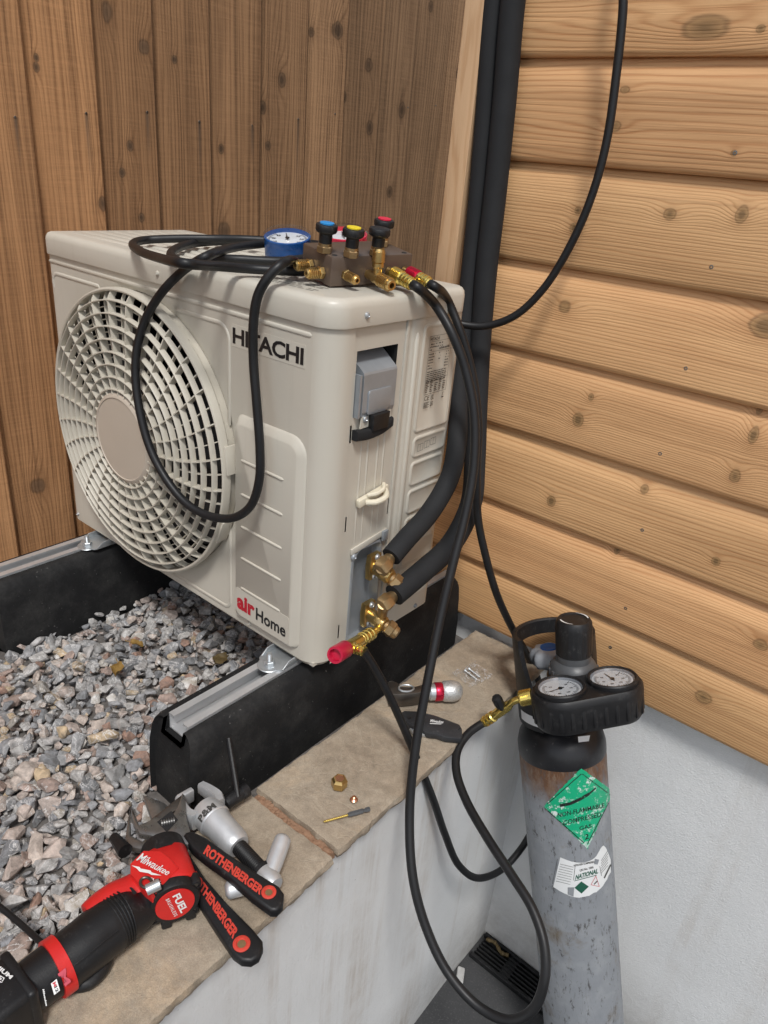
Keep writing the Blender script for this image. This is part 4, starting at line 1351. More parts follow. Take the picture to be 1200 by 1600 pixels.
def stop_valve(c, big, hexcap, name='stop_valve'):
    """brass service valve: flange on the plate, body, hex cap forward, flare nut up and back"""
    c = Vector(c)
    m = MB()
    m.prism([(-0.011, -0.020), (0.011, -0.020), (0.013, -0.004), (0.011, 0.020), (-0.011, 0.020), (-0.013, 0.004)], c + V(-0.016, 0, 0), (EY, EZ, EX), 0.010, 0.0015)
    m.lathe([(0.0105, 0), (0.0105, 0.014), (0.0120, 0.018), (0.0120, 0.032), (0.0095, 0.036)], c + V(-0.010, 0, 0), V(1, -0.05, -0.1), 20)
    body = m.build(name, M['brass'], unit)
    d = hexcap.normalized()
    m = MB()
    m.lathe([(0.0095, 0.0), (0.0095, 0.008)], c + V(0.014, 0, -0.002) + d * 0.006, d, 16)
    m.hexa(c + V(0.014, 0, -0.002) + d * 0.012, d, 0.0128, 0.013)
    m.lathe([(0.0105, 0.0), (0.0098, 0.006), (0.007, 0.0085), (0.0, 0.009)], c + V(0.014, 0, -0.002) + d * 0.025, d, 18)
    m.build('valve_cap', M['brass_old'], body)
    for s in (-1, 1):
        screw(c + V(-0.005, 0.0015 * s, 0.0155 * s), EX, body, 0.0052, 'zinc')
    return body
VA = ray(592, 888, 'x', 0.012)
VB = ray(583, 962, 'x', 0.012)
stop_valve(V(0.012, VA.y, VA.z), False, V(0.62, 0.30, -0.52))
stop_valve(V(0.012, VB.y, VB.z), True, V(0.66, 0.28, -0.42))
# ------------------------------------------------------------ rubber feet with rails and fixings
def foot(xc, label):
    r = empty('rubber_foot', (xc, 0.1, GZ - 0.012), label, 'support foot', 'rubber feet under the unit')
    zb = GZ - 0.012
    half = [(0.021, -0.038), (0.021, -0.0165), (0.027, -0.0155), (0.034, -0.0180), (0.0405, -0.024), (0.0445, -0.035), (0.0465, -0.060), (0.0480, -0.085), (0.0495, -0.110), (0.0510, zb)]
    sec = half + [(-a, b) for a, b in reversed(half)]
    m = MB()
    rings = []
    for (dy, shr, dz) in ((-0.190, 0.86, -0.006), (-0.1965, 0.93, -0.001), (-0.185, 1.0, 0.0), (0.395, 1.0, 0.0), (0.402, 0.95, -0.002), (0.404, 0.90, -0.006)):
        ring = []
        for (a, b) in sec:
            bulge = 0.010 * min(1, max(0, (-0.016 - b) / 0.05)) ** 0.7
            yy = dy - bulge if dy < 0 else dy + bulge
            ring.append(V(xc + (a * shr if abs(a) > 0.022 else a), yy, b + (dz if b > -0.1 and abs(a) > 0.022 else 0)))
        rings.append(ring)
    m.ring_loft(rings)
    m.build('rubber_block', M['footrubber'], r, sm=50)
    m = MB()
    o = [(-0.0205, -0.0375), (0.0205, -0.0375), (0.0205, -0.0125), (0.0095, -0.0125), (0.0095, -0.0165), (0.0120, -0.0165), (0.0120, -0.0145), (0.0185, -0.0145), (0.0185, -0.0355), (-0.0185, -0.0355), (-0.0185, -0.0145), (-0.0120, -0.0145), (-0.0120, -0.0165), (-0.0095, -0.0165), (-0.0095, -0.0125), (-0.0205, -0.0125)]
    m.ring_loft([[V(xc + a, y, b) for a, b in o] for y in (-0.1885, 0.404)])
    m.build('rail', M['alu'], r, sm=20)
    return r
fr_ = foot(-0.063, 'black rubber foot under the right end of the unit, nearest the coping')
fl_ = foot(-0.575, 'black rubber foot under the left end of the unit, beside the fence')
def fixing(xc, yc, par):
    """mounting tab of the unit with bolt, nut and washer on the rail"""
    m = MB()
    m.prism(rrect(-0.024, 0.024, -0.004, 0.045, [0.010, 0.010, 0.002, 0.002]), V(xc, yc, -0.0122), (EX, EY, EZ), 0.0025, 0.0006)
    m.build('mounting_tab', M['zinc'], unit)
    for s in (-1, 1):
        MB().prism([(0.0, 0.0), (0.040, 0.0), (0.040, 0.011), (0.012, 0.009)], V(xc + s * 0.023 - 0.001, yc + 0.004, -0.0100), (EY, EZ, EX), 0.0022, 0.0004).build('tab_flange', M['zinc'], unit)
    b = MB().lathe([(0.0, -0.001), (0.0055, -0.001), (0.0175, -0.0005), (0.0180, 0.0006), (0.0170, 0.0014), (0.006, 0.0016), (0.0, 0.0016)], V(xc, yc, -0.0115), V(0.02, -0.06, 1), 36).build('washer', M['zinc'], par)
    m = MB()
    m.hexa(V(xc, yc, -0.0099), V(0, -0.03, 1), 0.0082, 0.0065)
    m.lathe([(0.0088, 0), (0.0088, 0.0012), (0.006, 0.0014)], V(xc, yc, -0.0102), EZ, 20)
    m.build('nut', M['zinc'], par)
    m = MB()
    prof = []
    for k in range(14):
        prof += [(0.0041, 0.0013 * k), (0.0036, 0.0013 * k + 0.00065)]
    prof += [(0.0032, 0.0195), (0.0, 0.0196)]
    m.lathe(prof, V(xc, yc, -0.010), V(0, -0.02, 1), 16)
    m.build('bolt', M['zinc'], par)
p = ray(421, 1038, 'z', -0.011)
fixing(p.x, p.y, fr_)
p = ray(137, 852, 'z', -0.011)
fixing(p.x, p.y, fl_)

# ------------------------------------------------------------ insulated pipes and cable down the wall
def hose(name, pts, r, mat, label, cat, group=None, n=12, sub=10):
    m = MB()
    m.tube(catmull(pts, sub), r, n)
    return tag(m.build(name, M[mat], sm=80), label, cat, group)
RP = 0.0205
A_end = V(0.038, VA.y + 0.030, VA.z + 0.022)
B_end = V(0.040, VB.y + 0.030, VB.z + 0.024)
pipeA = [V(-0.092, 0.392, 1.6), V(-0.092, 0.392, 1.2), ray(773, 0, 'y', .392), ray(757, 200, 'y', .390), ray(738, 400, 'y', .384), ray(724, 520, 'y', .362), ray(716, 610, 'y', .330), ray(714, 690, 'x', .018), ray(703, 745, 'x', .030), ray(672, 800, 'x', .034), ray(635, 842, 'x', .036), ray(611, 870, 'x', .037)]
pipeB = [V(-0.062, 0.388, 1.6), V(-0.062, 0.388, 1.2), ray(802, 0, 'y', .388), ray(789, 150, 'y', .388), ray(774, 300, 'y', .386), ray(759, 430, 'y', .380), ray(750, 540, 'y', .372), ray(745, 640, 'y', .355), ray(742, 720, 'y', .325), ray(735, 790, 'x', .052), ray(705, 850, 'x', .052), ray(660, 893, 'x', .050), ray(616, 930, 'x', .046)]
hose('insulated_pipe', pipeA, 0.0150, 'lagging', 'black foam insulated pipe running down behind the unit to its upper brass valve', 'pipe', 'insulated refrigerant pipes', 20)
hose('insulated_pipe', pipeB, 0.0170, 'lagging', 'black foam insulated pipe nearer the cladding, ending at the lower brass valve', 'pipe', 'insulated refrigerant pipes', 20)
def flare_nut(v, pe, d):
    """flare nut and bare stub between valve and lagging"""
    d = d.normalized()
    m = MB()
    m.tube([Vector(v) + V(0.010, 0.004, 0.004), pe - d * 0.024], 0.0075, 14)
    m.hexa(pe - d * 0.028, d, 0.0130, 0.018)
    m.lathe([(0.0105, 0), (0.0085, 0.008), (0.0070, 0.009), (0.0070, 0.02)], pe - d * 0.010, d, 16)
    m.build('flare_nut', M['brass_old'], unit)
flare_nut(V(0.016, VA.y, VA.z), Vector(pipeA[-1]), Vector(pipeA[-2]) - Vector(pipeA[-1]))
flare_nut(V(0.016, VB.y, VB.z), Vector(pipeB[-1]), Vector(pipeB[-2]) - Vector(pipeB[-1]))
cab = [V(0.125, 0.372, 1.5), V(0.118, 0.372, 1.2), ray(977, -60, 'y', .37), ray(973, 20, 'y', .37), ray(965, 100, 'y', .37), ray(948, 220, 'y', .368), ray(925, 305, 'y', .365), ray(893, 380, 'y', .36), ray(850, 450, 'y', .352), ray(805, 493, 'y', .342), ray(760, 509, 'y', .33), ray(724, 507, 'y', .315), ray(700, 498, 'y', .300)]
hose('cable', cab, 0.0056, 'rubber', 'black cable looping down across the larch cladding to behind the unit', 'cable', n=12)
m = hose('cable', [V(-0.35, -0.70, -0.115), ray(-60, 1370, 'z', -.112), ray(0, 1417, 'z', -.112), ray(35, 1446, 'z', -.110), ray(62, 1470, 'z', -.103), ray(90, 1490, 'z', -.100), ray(110, 1510, 'z', -.100)], 0.0034, 'rubber', 'thin black cable lying over gravel beside the cordless tool', 'cable', n=8)
# ------------------------------------------------------------ gauge manifold on the lid
ML, MD_, MH = 0.1250, 0.070, 0.0365
mm_ = Matrix.Rotation(R_(76.05), 3, 'Z') @ Matrix.Rotation(R_(6.57), 3, 'X') @ Matrix.Rotation(R_(-1.92), 3, 'Y')
mu, mv, mz = mm_.col[0].copy(), mm_.col[1].copy(), mm_.col[2].copy()      # resting tilted on its ports
mo_ = V(-0.0610, 0.0552, UT + 0.0012)
man = empty('gauge_manifold', mo_ + mu * ML / 2 + mv * MD_ / 2, 'brown metal gauge manifold block with four coloured valve knobs on top of the unit', 'gauge manifold')
def mp(a, b, c):
    """a along the long side, b away from the camera, c up"""
    return mo_ + mu * a + mv * b + mz * c
blk = MB().box(mp(ML / 2, MD_ / 2, MH / 2), (ML, MD_, MH), (mu, mv, mz), 0.0022, 2).build('block', M['bronze'], man)
for a, b in ((0.008, 0.007), (ML - 0.010, 0.007)):
    MB().lathe([(0.0, 0.0004), (0.0034, 0.0004), (0.0036, 0.0)], mp(a, b, MH), mz, 14).build('bolt_hole', M['dark'], blk)
def knob(px, py, col, name='valve_knob'):
    """knurled hand valve: brass gland, black stem and disc with a coloured button"""
    tilt = (mz + V(0.02, 0.0, 0)).normalized()
    b = rayp(px, py, mo_ + mz * (MH + 0.0335), mz) - tilt * 0.0335
    m = MB()
    m.hexa(b, tilt, 0.0098, 0.0085)
    m.lathe([(0.0085, 0), (0.0085, 0.003)], b + tilt * 0.0085, tilt, 16)
    k = m.build('valve_gland', M['brass_old'], man)
    m = MB()
    m.lathe([(0.0078, 0.0), (0.0082, 0.010), (0.0078, 0.013), (0.0115, 0.0150), (0.0130, 0.0165), (0.0134, 0.018), (0.0134, 0.0225), (0.0125, 0.0240), (0.0095, 0.0248), (0.0, 0.0248)], b + tilt * 0.0090, tilt, 28)
    kb = m.build('valve_knob', M['plastic'], man)
    if col:
        m = MB().lathe([(0.0088, 0.0), (0.0088, 0.0016), (0.0, 0.0018)], b + tilt * 0.0336, tilt, 24)
        m.build('knob_button', M[col], kb)
knob(511, 350, 'knobblue')
knob(553, 357, 'knobyellow')
knob(594, 356, None)
knob(601, 343, 'knobred')

def port(o, d, prof, mat, name='port', xh=EZ, n=20):
    return MB().lathe(prof, o, d, n, xh).build(name, M[mat], man)
def ribbed(r, n, h, amp=0.0014):
    out = []
    for k in range(n):
        out += [(r, h * k / n), (r, h * (k + .55) / n), (r - amp, h * (k + .65) / n), (r - amp, h * (k + .95) / n)]
    return out
mx_ = -mv        # out of the long face that looks towards the camera
# parked ports in the short face
for b, c, hx in ((0.018, 0.0130, 1), (0.046, 0.0150, 0)):
    o = mp(0, b, c)
    m = MB()
    m.hexa(o, -mu, 0.0080, 0.006)
    m.lathe([(0.0058, 0.006), (0.0068, 0.0075)] + [(q[0], q[1] + 0.0085) for q in ribbed(0.0072, 5, 0.013)] + [(0.0058, 0.0225), (0.0045, 0.0240), (0.0022, 0.0240), (0.0020, 0.016)], o, -mu, 20)
    m.build('port', M['brass'], man)
# ports in the long face
o = mp(0.022, 0, 0.0145)
m = MB()
m.hexa(o, mx_, 0.0070, 0.005)
m.lathe([(0.0052, 0.005)] + [(q[0], q[1] + 0.006) for q in ribbed(0.0062, 6, 0.018)] + [(0.0050, 0.0250), (0.0040, 0.0265), (0.0022, 0.0265), (0.0020, 0.018)], o, mx_, 20)
m.build('port', M['brass'], man)
o = mp(0.056, 0, 0.0140)
m = MB()
m.lathe([(0.0055, 0.0), (0.0062, 0.004), (0.0062, 0.014), (0.0072, 0.016), (0.0072, 0.026), (0.0060, 0.027)], o, mx_, 20)
m.lathe([(0.0055, 0.026)] + [(q[0], q[1] + 0.028) for q in ribbed(0.0088, 6, 0.020)] + [(0.0074, 0.0495), (0.0060, 0.052), (0.0036, 0.052), (0.0034, 0.038)], o, mx_, 20)
tee = m.build('tee_fitting', M['brass'], man)
m = MB()
m.lathe([(0.0052, 0.0), (0.0056, 0.012), (0.0072, 0.014), (0.0072, 0.018), (0.0062, 0.019)] + [(q[0], q[1] + 0.0195) for q in ribbed(0.0082, 7, 0.0125, 0.0005)] + [(0.0074, 0.033), (0.0066, 0.0350), (0.0, 0.0352)], o + mx_ * 0.020, EZ, 24)
m.build('tee_cap', M['brass'], tee)
hose_start = {}
for key, a, c, mat, L in (('y', 0.088, 0.0165, 'gold', 0.0), ('r', 0.113, 0.0160, 'redanod', 0.002)):
    o = mp(a, 0, c)
    d = (mx_ * 1.0 + mu * (0.10 if key == 'y' else 0.16) + EZ * -0.10).normalized()
    MB().lathe([(0.0058, 0.0), (0.0062, 0.010)], o, d, 16).build('port', M['brass'], man)
    m = MB()
    m.lathe([(0.0080, 0.008), (0.0092, 0.010)] + [(q[0], q[1] + 0.010) for q in ribbed(0.0094, 8, 0.016, 0.0005)] + [(0.0092, 0.0265), (0.0066, 0.029)], o, d, 28)
    m.build('hose_coupling', M[mat], man)
    m = MB()
    m.lathe([(0.0064, 0.028)] + [(q[0], q[1] + 0.0285) for q in ribbed(0.0084, 3, 0.018, 0.0010)] + [(0.0066, 0.0470), (0.006, 0.048)], o, d, 24)
    m.build('hose_ferrule', M['gold'], man)
    hose_start[key] = (o + d * 0.045, d)

def gauge(px, py, z, r, h, ax, body, name='pressure_gauge'):
    ax = ax.normalized()
    c = ray(px, py, 'z', z)           # centre of the dial face
    m = MB().lathe([(0.0, -h), (r * 0.93, -h), (r, -h + 0.004), (r, 0.0), (r - 0.002, 0.001), (r - 0.003, -0.006)], c, ax, 48)
    g = m.build('gauge_case', M[body], man)
    m = MB().lathe([(r - 0.002, -0.0050), (0.0, -0.0048)], c, ax, 48)
    m.build('dial', M['dial'], g)
    x, y, z_ = frame(ax, RT)
    pm = MB()
    for k in range(41):
        a = R_(-225 + 270 * k / 40)
        L = 0.006 if k % 5 == 0 else 0.0035
        w = 0.0005
        dr = x * math.cos(a) + y * math.sin(a); tt = ax.cross(dr)
        q0 = c + dr * (r * 0.86) - ax * 0.0042
        pm.add([q0 - tt * w, q0 + tt * w, q0 + tt * w - dr * L, q0 - tt * w - dr * L], [(0, 1, 2, 3)])
    for k in range(8):
        a = R_(-225 + 270 * k / 7)
        dr = x * math.cos(a) + y * math.sin(a)
        q = c + dr * (r * 0.60) - ax * 0.0042 - x * 0.003 - y * 0.0025
        text(pm, str(k * 5), q, x, y, 0.006, 0.005, bold=0.02)
    pm.build('dial_marks', M['ink'], g, sm=0)
    nd = MB()
    dr = (x * -0.2 + y).normalized()
    tt = ax.cross(dr)
    q = c - ax * 0.0025
    nd.add([q - tt * 0.0011 - dr * 0.010, q + tt * 0.0011 - dr * 0.010, q + tt * 0.0005 + dr * r * 0.62, q - tt * 0.0005 + dr * r * 0.62], [(0, 1, 2, 3)])
    nd.lathe([(0.0032, 0), (0.003, 0.0012), (0, 0.0014)], q, ax, 16)
    nd.build('needle', M['ink'], g, sm=0)
    m = MB().lathe([(r + 0.0012, -0.008), (r + 0.0014, 0.0035), (r - 0.002, 0.0065), (r - 0.010, 0.0072), (0.0, 0.0074)], c, ax, 48)
    m.build('lens', M['glass'], g)
    return c, ax
gauge(449, 369, 0.560, 0.0335, 0.030, V(0.13, -0.22, 1), 'blue')
gauge(537, 365, 0.572, 0.0335, 0.030, V(0.10, -0.17, 1), 'knobred')

# ------------------------------------------------------------ hoses
RH = 0.0060
zt = UT + RH + 0.0045
y0_, d0_ = hose_start['y']
hy = [y0_, y0_ + d0_ * 0.012, rayd(680, 476, .955), rayd(706, 520, .955), rayd(728, 580, .965), rayd(741, 650, .975), rayd(740, 730, .985), rayd(728, 800, .99), rayd(708, 880, .99), rayd(688, 965, .99), rayd(667, 1070, .985), rayd(649, 1170, .985), rayd(640, 1270, .985), rayd(645, 1370, .97), rayd(666, 1450, .96), rayd(700, 1520, .945), rayd(748, 1573, .925), rayd(795, 1594, .905), rayd(832, 1578, .895), rayd(851, 1530, .89), rayd(850, 1475, .90), rayd(832, 1420, .92), rayd(800, 1368, .95), rayd(762, 1310, .99), rayd(728, 1250, 1.04), rayd(713, 1205, 1.075), rayd(715, 1172, 1.10), rayd(732, 1146, 1.12), rayd(757, 1128, 1.135)]
yellow_hose = hose('charging_hose', hy, RH * 1.05, 'rubber', 'black hose from the gold coupling hanging in a long loop in front of the cylinder', 'hose', n=16)
r0_, d0_ = hose_start['r']
hr = [r0_, r0_ + d0_ * 0.012, rayd(700, 470, 1.0), rayd(720, 520, 1.01), rayd(738, 585, 1.03), rayd(747, 660, 1.05), rayd(745, 740, 1.07), rayd(747, 810, 1.10), rayd(758, 865, 1.12), rayd(775, 925, 1.15), rayd(797, 975, 1.20), rayd(822, 1020, 1.275), V(0.165, 0.408, -0.14), V(0.215, 0.405, -0.25), V(0.245, 0.400, -0.37), V(0.245, 0.392, -0.45), rayd(838, 1288, 1.335), rayd(815, 1325, 1.325), rayd(785, 1358, 1.30), rayd(748, 1372, 1.26), rayd(717, 1352, 1.21), rayd(695, 1303, 1.16), rayd(677, 1250, 1.115), rayd(655, 1195, 1.075), rayd(628, 1130, 1.045), rayd(605, 1080, 1.02), rayd(583, 1040, 1.0), rayd(568, 1017, .987)]
red_hose = hose('charging_hose', hr, RH, 'rubber', 'black hose from the red coupling passing behind the cylinder collar to the red capped valve', 'hose', n=14)
hb_ = [mp(0.02, 0.050, 0.010), mp(-0.012, 0.066, 0.004), ray(462, 410, 'z', .540), ray(440, 413, 'z', .548), ray(420, 432, 'y', -.012), ray(403, 462, 'y', -.020), ray(396, 505, 'y', -.022), ray(396, 565, 'y', -.022), ray(401, 630, 'y', -.024), ray(406, 700, 'y', -.026), ray(405, 750, 'y', -.028), ray(392, 790, 'y', -.032), ray(365, 809, 'y', -.038), ray(330, 807, 'y', -.046), ray(293, 788, 'y', -.054), ray(262, 752, 'y', -.058), ray(236, 704, 'y', -.060), ray(220, 650, 'y', -.058), ray(212, 595, 'y', -.053), ray(214, 545, 'y', -.046), ray(227, 500, 'y', -.036), ray(252, 458, 'y', -.026), ray(285, 424, 'y', -.014), ray(320, 402, 'z', .541), ray(360, 388, 'z', .542), ray(400, 382, 'z', .543), ray(440, 380, 'z', .545),
       V(-0.21, 0.215, zt + 0.004), V(-0.205, 0.245, zt), V(-0.26, 0.258, zt), ray(400, 376, 'z', zt), ray(350, 377, 'z', zt), ray(305, 380, 'z', zt), ray(275, 389, 'z', zt), ray(268, 401, 'z', zt), ray(292, 412, 'z', zt), V(-0.24, 0.035, zt), V(-0.19, 0.105, zt + 0.002), V(-0.20, 0.20, zt + 0.012), V(-0.26, 0.235, zt + 0.012), ray(390, 374, 'z', zt + .010), ray(330, 373, 'z', zt + .008), ray(270, 373, 'z', zt + .004), ray(228, 375, 'z', zt), ray(208, 381, 'z', zt), ray(216, 391, 'z', zt), ray(245, 402, 'z', zt + .004), ray(290, 412, 'z', zt + .012), ray(340, 416, 'z', zt + .004), ray(390, 420, 'z', zt), ray(440, 423, 'z', zt), ray(475, 424, 'z', zt)]
hose('charging_hose', hb_, RH, 'rubber', 'black hose coiled on the unit lid with one loop hanging over the fan grille', 'hose', n=14, sub=8)

# core removal valve on the lower port
cv = empty('valve_core_tool', rayd(560, 985, .985), 'gold valve core tool with crimson cap screwed onto the lower brass valve', 'valve tool')
P0, P1 = VB + V(0.018, -0.004, -0.012), rayd(523, 1024, .955)
dd = (P1 - P0).normalized(); Lc = (P1 - P0).length
MB().lathe([(0.0050, 0.0), (0.0055, Lc * .18), (0.0085, Lc * .20), (0.0095, Lc * .22)] + [(q[0], q[1] + Lc * .22) for q in ribbed(0.0098, 3, Lc * .24, 0.0012)] + [(0.0088, Lc * .47), (0.0070, Lc * .48)], P0, dd, 28).build('knurled_nut', M['gold'], cv)
MB().lathe([(0.0082, Lc * .47), (0.0088, Lc * .49), (0.0088, Lc * .72), (0.0100, Lc * .73), (0.0100, Lc * .78)], P0, dd, 28).build('tool_body', M['gold'], cv)
MB().lathe([(0.0105, Lc * .775), (0.0118, Lc * .79), (0.0118, Lc * .985), (0.0112, Lc), (0.0085, Lc * 1.0), (0.0080, Lc * .95), (0.0, Lc * .95)], P0, dd, 32).build('end_cap', M['crimson'], cv)
Q0 = P0 + dd * (Lc * .70); Q1 = Vector(hr[-1]); Q2 = Vector(hr[-2])
m = MB()
dq = (Q1 - Q0).normalized(); Lq = (Q1 - Q0).length
m.lathe([(0.0055, 0.0)] + [(q[0], q[1] + Lq * 0.32) for q in ribbed(0.0078, 3, Lq * 0.75, 0.0012)] + [(0.0066, Lq * 1.1)], Q0, dq, 24)
m.build('hose_ferrule', M['gold'], cv)
# ------------------------------------------------------------ nitrogen cylinder leaning on the coping
CA = V(-0.3022, 0.0467, 0.9521).normalized()
CF = V(0.4963, 0.2766, FLOOR)
CR = 0.070
cx_, cy_, cz_ = frame(CA, CAM - (CF + CA * 0.6))
cyl = empty('gas_cylinder', CF, 'worn grey steel gas cylinder with black shoulder leaning on the coping', 'gas cylinder')
cyl.rotation_euler = Matrix(((cx_.x, cy_.x, cz_.x), (cx_.y, cy_.y, cz_.y), (cx_.z, cy_.z, cz_.z))).to_euler()
lx, ly, lz = EX, EY, EZ
def buildl(mb, name, mat, parent, sm=35):
    """child mesh in the cylinder's own frame"""
    me = mb.mesh(name, V(0, 0, 0), sm)
    me.materials.append(mat)
    o = bpy.data.objects.new(name, me)
    COL.objects.link(o)
    o.parent = parent
    return o
L0 = V(0, 0, 0)
body = buildl(MB().lathe([(0.0, 0.004), (0.055, 0.004), (0.064, 0.0), (0.068, 0.006), (CR, 0.02), (CR, 0.35), (CR, 0.757)], L0, lz, 72), 'body', M['cylpaint'], cyl)
buildl(MB().lathe([(CR + 0.0001, 0.743), (CR + 0.0004, 0.745), (CR + 0.0004, 0.760), (CR - 0.003, 0.774), (CR - 0.011, 0.787), (CR - 0.024, 0.797), (CR - 0.040, 0.804), (0.021, 0.808), (0.021, 0.820)], L0, lz, 72), 'shoulder', M['blackpaint'], cyl)
# carrying collar: base ring, two posts and a rear band
def arcband(r, t, a0, a1, h0, h1, n=24, slant=0.0):
    m = MB()
    rings = []
    for k in range(n + 1):
        a = a0 + (a1 - a0) * k / n
        c, s = math.cos(a), math.sin(a)
        e = 0.0 if 0 < k < n else 0.0012
        rings.append([V(c * (r + t / 2), s * (r + t / 2), h0 + e), V(c * (r + t / 2), s * (r + t / 2), h1 - 0.002), V(c * (r + t / 4), s * (r + t / 4), h1), V(c * (r - t / 4), s * (r - t / 4), h1), V(c * (r - t / 2), s * (r - t / 2), h1 - 0.002), V(c * (r - t / 2), s * (r - t / 2), h0 + e)])
    m.ring_loft(rings)
    return m
HC = 0.795
GT = 0.947
buildl(arcband(0.052, 0.008, 0, 2 * math.pi - 0.001, 0.800, 0.826, 48), 'collar_ring', M['plastic'], cyl)
def post(a0b, a1b, a0t, a1t):
    """collar post, wide at the foot and narrower at the rim"""
    m = MB()
    nh, na = 14, 12
    vs_ = []
    for side in (0.0645, 0.0565):
        for j in range(nh + 1):
            t = j / nh
            e = t * t * (3 - 2 * t)
            aa, ab = a0b + (a0t - a0b) * e, a1b + (a1t - a1b) * e
            for i in range(na + 1):
                an = R_(aa + (ab - aa) * i / na)
                vs_.append(V(side * math.cos(an), side * math.sin(an), 0.803 + (GT - 0.803) * t))
    w = na + 1; o = w * (nh + 1)
    fs = []
    for j in range(nh):
        for i in range(na):
            k = j * w + i
            fs += [(k, k + 1, k + w + 1, k + w), (o + k, o + k + w, o + k + w + 1, o + k + 1)]
        fs += [(j * w, j * w + w, o + j * w + w, o + j * w), (j * w + na, o + j * w + na, o + j * w + w + na, j * w + w + na)]
    fs += [(nh * w + i, nh * w + i + 1, o + nh * w + i + 1, o + nh * w + i) for i in range(na)]
    m.add(vs_, fs)
    return m
buildl(post(-118, -24, -112, -58), 'collar_post', M['plastic'], cyl)
buildl(post(45, 118, 62, 114), 'collar_post', M['plastic'], cyl)
buildl(arcband(0.0602, 0.0084, R_(100), R_(262), GT - 0.024, GT + 0.0005), 'collar_band', M['plastic'], cyl)
m = MB()
m.add([V(0.0645 * math.cos(R_(-80 + 7 * k)) if False else 0.0650 * math.cos(R_(-66 + 4.5 * (k % 9))), 0.0650 * math.sin(R_(-66 + 4.5 * (k % 9))), 0.812 + 0.016 * (k // 9)) for k in range(18)], [(k, k + 1, k + 10, k + 9) for k in range(8)])
buildl(m, 'collar_label', M['white'], cyl)
# valve and hand wheel
buildl(MB().lathe([(0.017, 0.812), (0.017, 0.85), (0.014, 0.855), (0.015, 0.875), (0.012, 0.885), (0.010, 0.90)], L0, lz, 24), 'valve_body', M['brass_old'], cyl)
hwp = []
m = MB()
rings = []
for h, r in ((0.886, 0.016), (0.890, 0.026), (0.897, 0.0300), (0.908, 0.0300), (0.915, 0.026), (0.918, 0.018)):
    rings.append([V((r + 0.0022 * math.cos(8 * 2 * math.pi * k / 64) * (r / 0.03)) * math.cos(2 * math.pi * k / 64) - 0.006, (r + 0.0022 * math.cos(8 * 2 * math.pi * k / 64) * (r / 0.03)) * math.sin(2 * math.pi * k / 64) - 0.008, h) for k in range(64)])
m.ring_loft(rings)
wheel = buildl(m, 'hand_wheel', M['lightgrey'], cyl, 50)
buildl(MB().lathe([(0.014, 0.917), (0.0135, 0.920), (0, 0.9205)], V(-0.006, -0.008, 0), lz, 28), 'wheel_disc', M['blue'], wheel)

# stickers wrapped on the steel
CI = Matrix(((cx_.x, cx_.y, cx_.z), (cy_.x, cy_.y, cy_.z), (cz_.x, cz_.y, cz_.z)))
def cylhit(px, py, dr=0.0007):
    """point on the cylinder (own frame) seen at a photograph pixel"""
    o = CI @ (CAM - CF)
    d = CI @ (RT * ((px - 600) / FPX) + DN * ((py - 800) / FPX) + FW)
    A = d.x ** 2 + d.y ** 2; B = o.x * d.x + o.y * d.y; Cc = o.x ** 2 + o.y ** 2 - (CR + dr) ** 2
    D = max(B * B - A * Cc, 0.0)
    p = o + d * ((-B - math.sqrt(D)) / A)
    k = (CR + dr) / math.hypot(p.x, p.y)
    return V(p.x * k, p.y * k, p.z)
def bil(q, u, v):
    (ax, ay), (bx, by), (cx, cy), (dx, dy) = q       # lower left, lower right, upper right, upper left
    return ((ax * (1 - u) + bx * u) * (1 - v) + (dx * (1 - u) + cx * u) * v, (ay * (1 - u) + by * u) * (1 - v) + (dy * (1 - u) + cy * u) * v)
def patch(q, n, dr, jag=0.0, seed=0):
    m = MB()
    vs_ = []
    for j in range(n + 1):
        for i in range(n + 1):
            a, b = bil(q, i / n, j / n)
            if jag and (i in (0, n) or j in (0, n)):
                a += jag * noise.noise(Vector((a * .21, b * .21, seed))); b += jag * noise.noise(Vector((a * .21, b * .21, seed + 9)))
            vs_.append(cylhit(a, b, dr))
    m.add(vs_, [(j * (n + 1) + i, j * (n + 1) + i + 1, (j + 1) * (n + 1) + i + 1, (j + 1) * (n + 1) + i) for j in range(n) for i in range(n)])
    return m
def ctext(mb, s, q, dr, **kw):
    vs_, fs = text_mesh(s, kw.get('bold', 0.02), kw.get('shear', 0.0), kw.get('space', 1.0))
    mb.add([cylhit(*bil(q, a, b), dr) for a, b in vs_], fs)
def cline(mb, p0, p1, w, dr, n=10):
    dx, dy = p1[0] - p0[0], p1[1] - p0[1]
    l = math.hypot(dx, dy); nx_, ny_ = -dy / l * w / 2, dx / l * w / 2
    vs_ = []
    for k in range(n + 1):
        a, b = p0[0] + dx * k / n, p0[1] + dy * k / n
        vs_ += [cylhit(a + nx_, b + ny_, dr), cylhit(a - nx_, b - ny_, dr)]
    mb.add(vs_, [(2 * k, 2 * k + 1, 2 * k + 3, 2 * k + 2) for k in range(n)])
def Z5(x, y):      # pixel of the 7.273 x enlargement at (830, 1190)
    return 830 + x / 7.273, 1190 + y / 7.273
gq = (Z5(140, 510), Z5(640, 990), Z5(935, 340), Z5(570, 75))
gl_ = buildl(patch(gq, 24, 0.0008, 2.2, 3), 'hazard_sticker', M['greenlabel'], cyl, 60)
m = MB()
for a, b in (((185, 480), (570, 140)), ((580, 140), (895, 375)), ((880, 470), (640, 935)), ((600, 925), (190, 560))):
    cline(m, Z5(*a), Z5(*b), 1.3, 0.0011)
pp = [Z5(325, 500), Z5(440, 480), Z5(560, 425), Z5(660, 365), Z5(735, 300)]
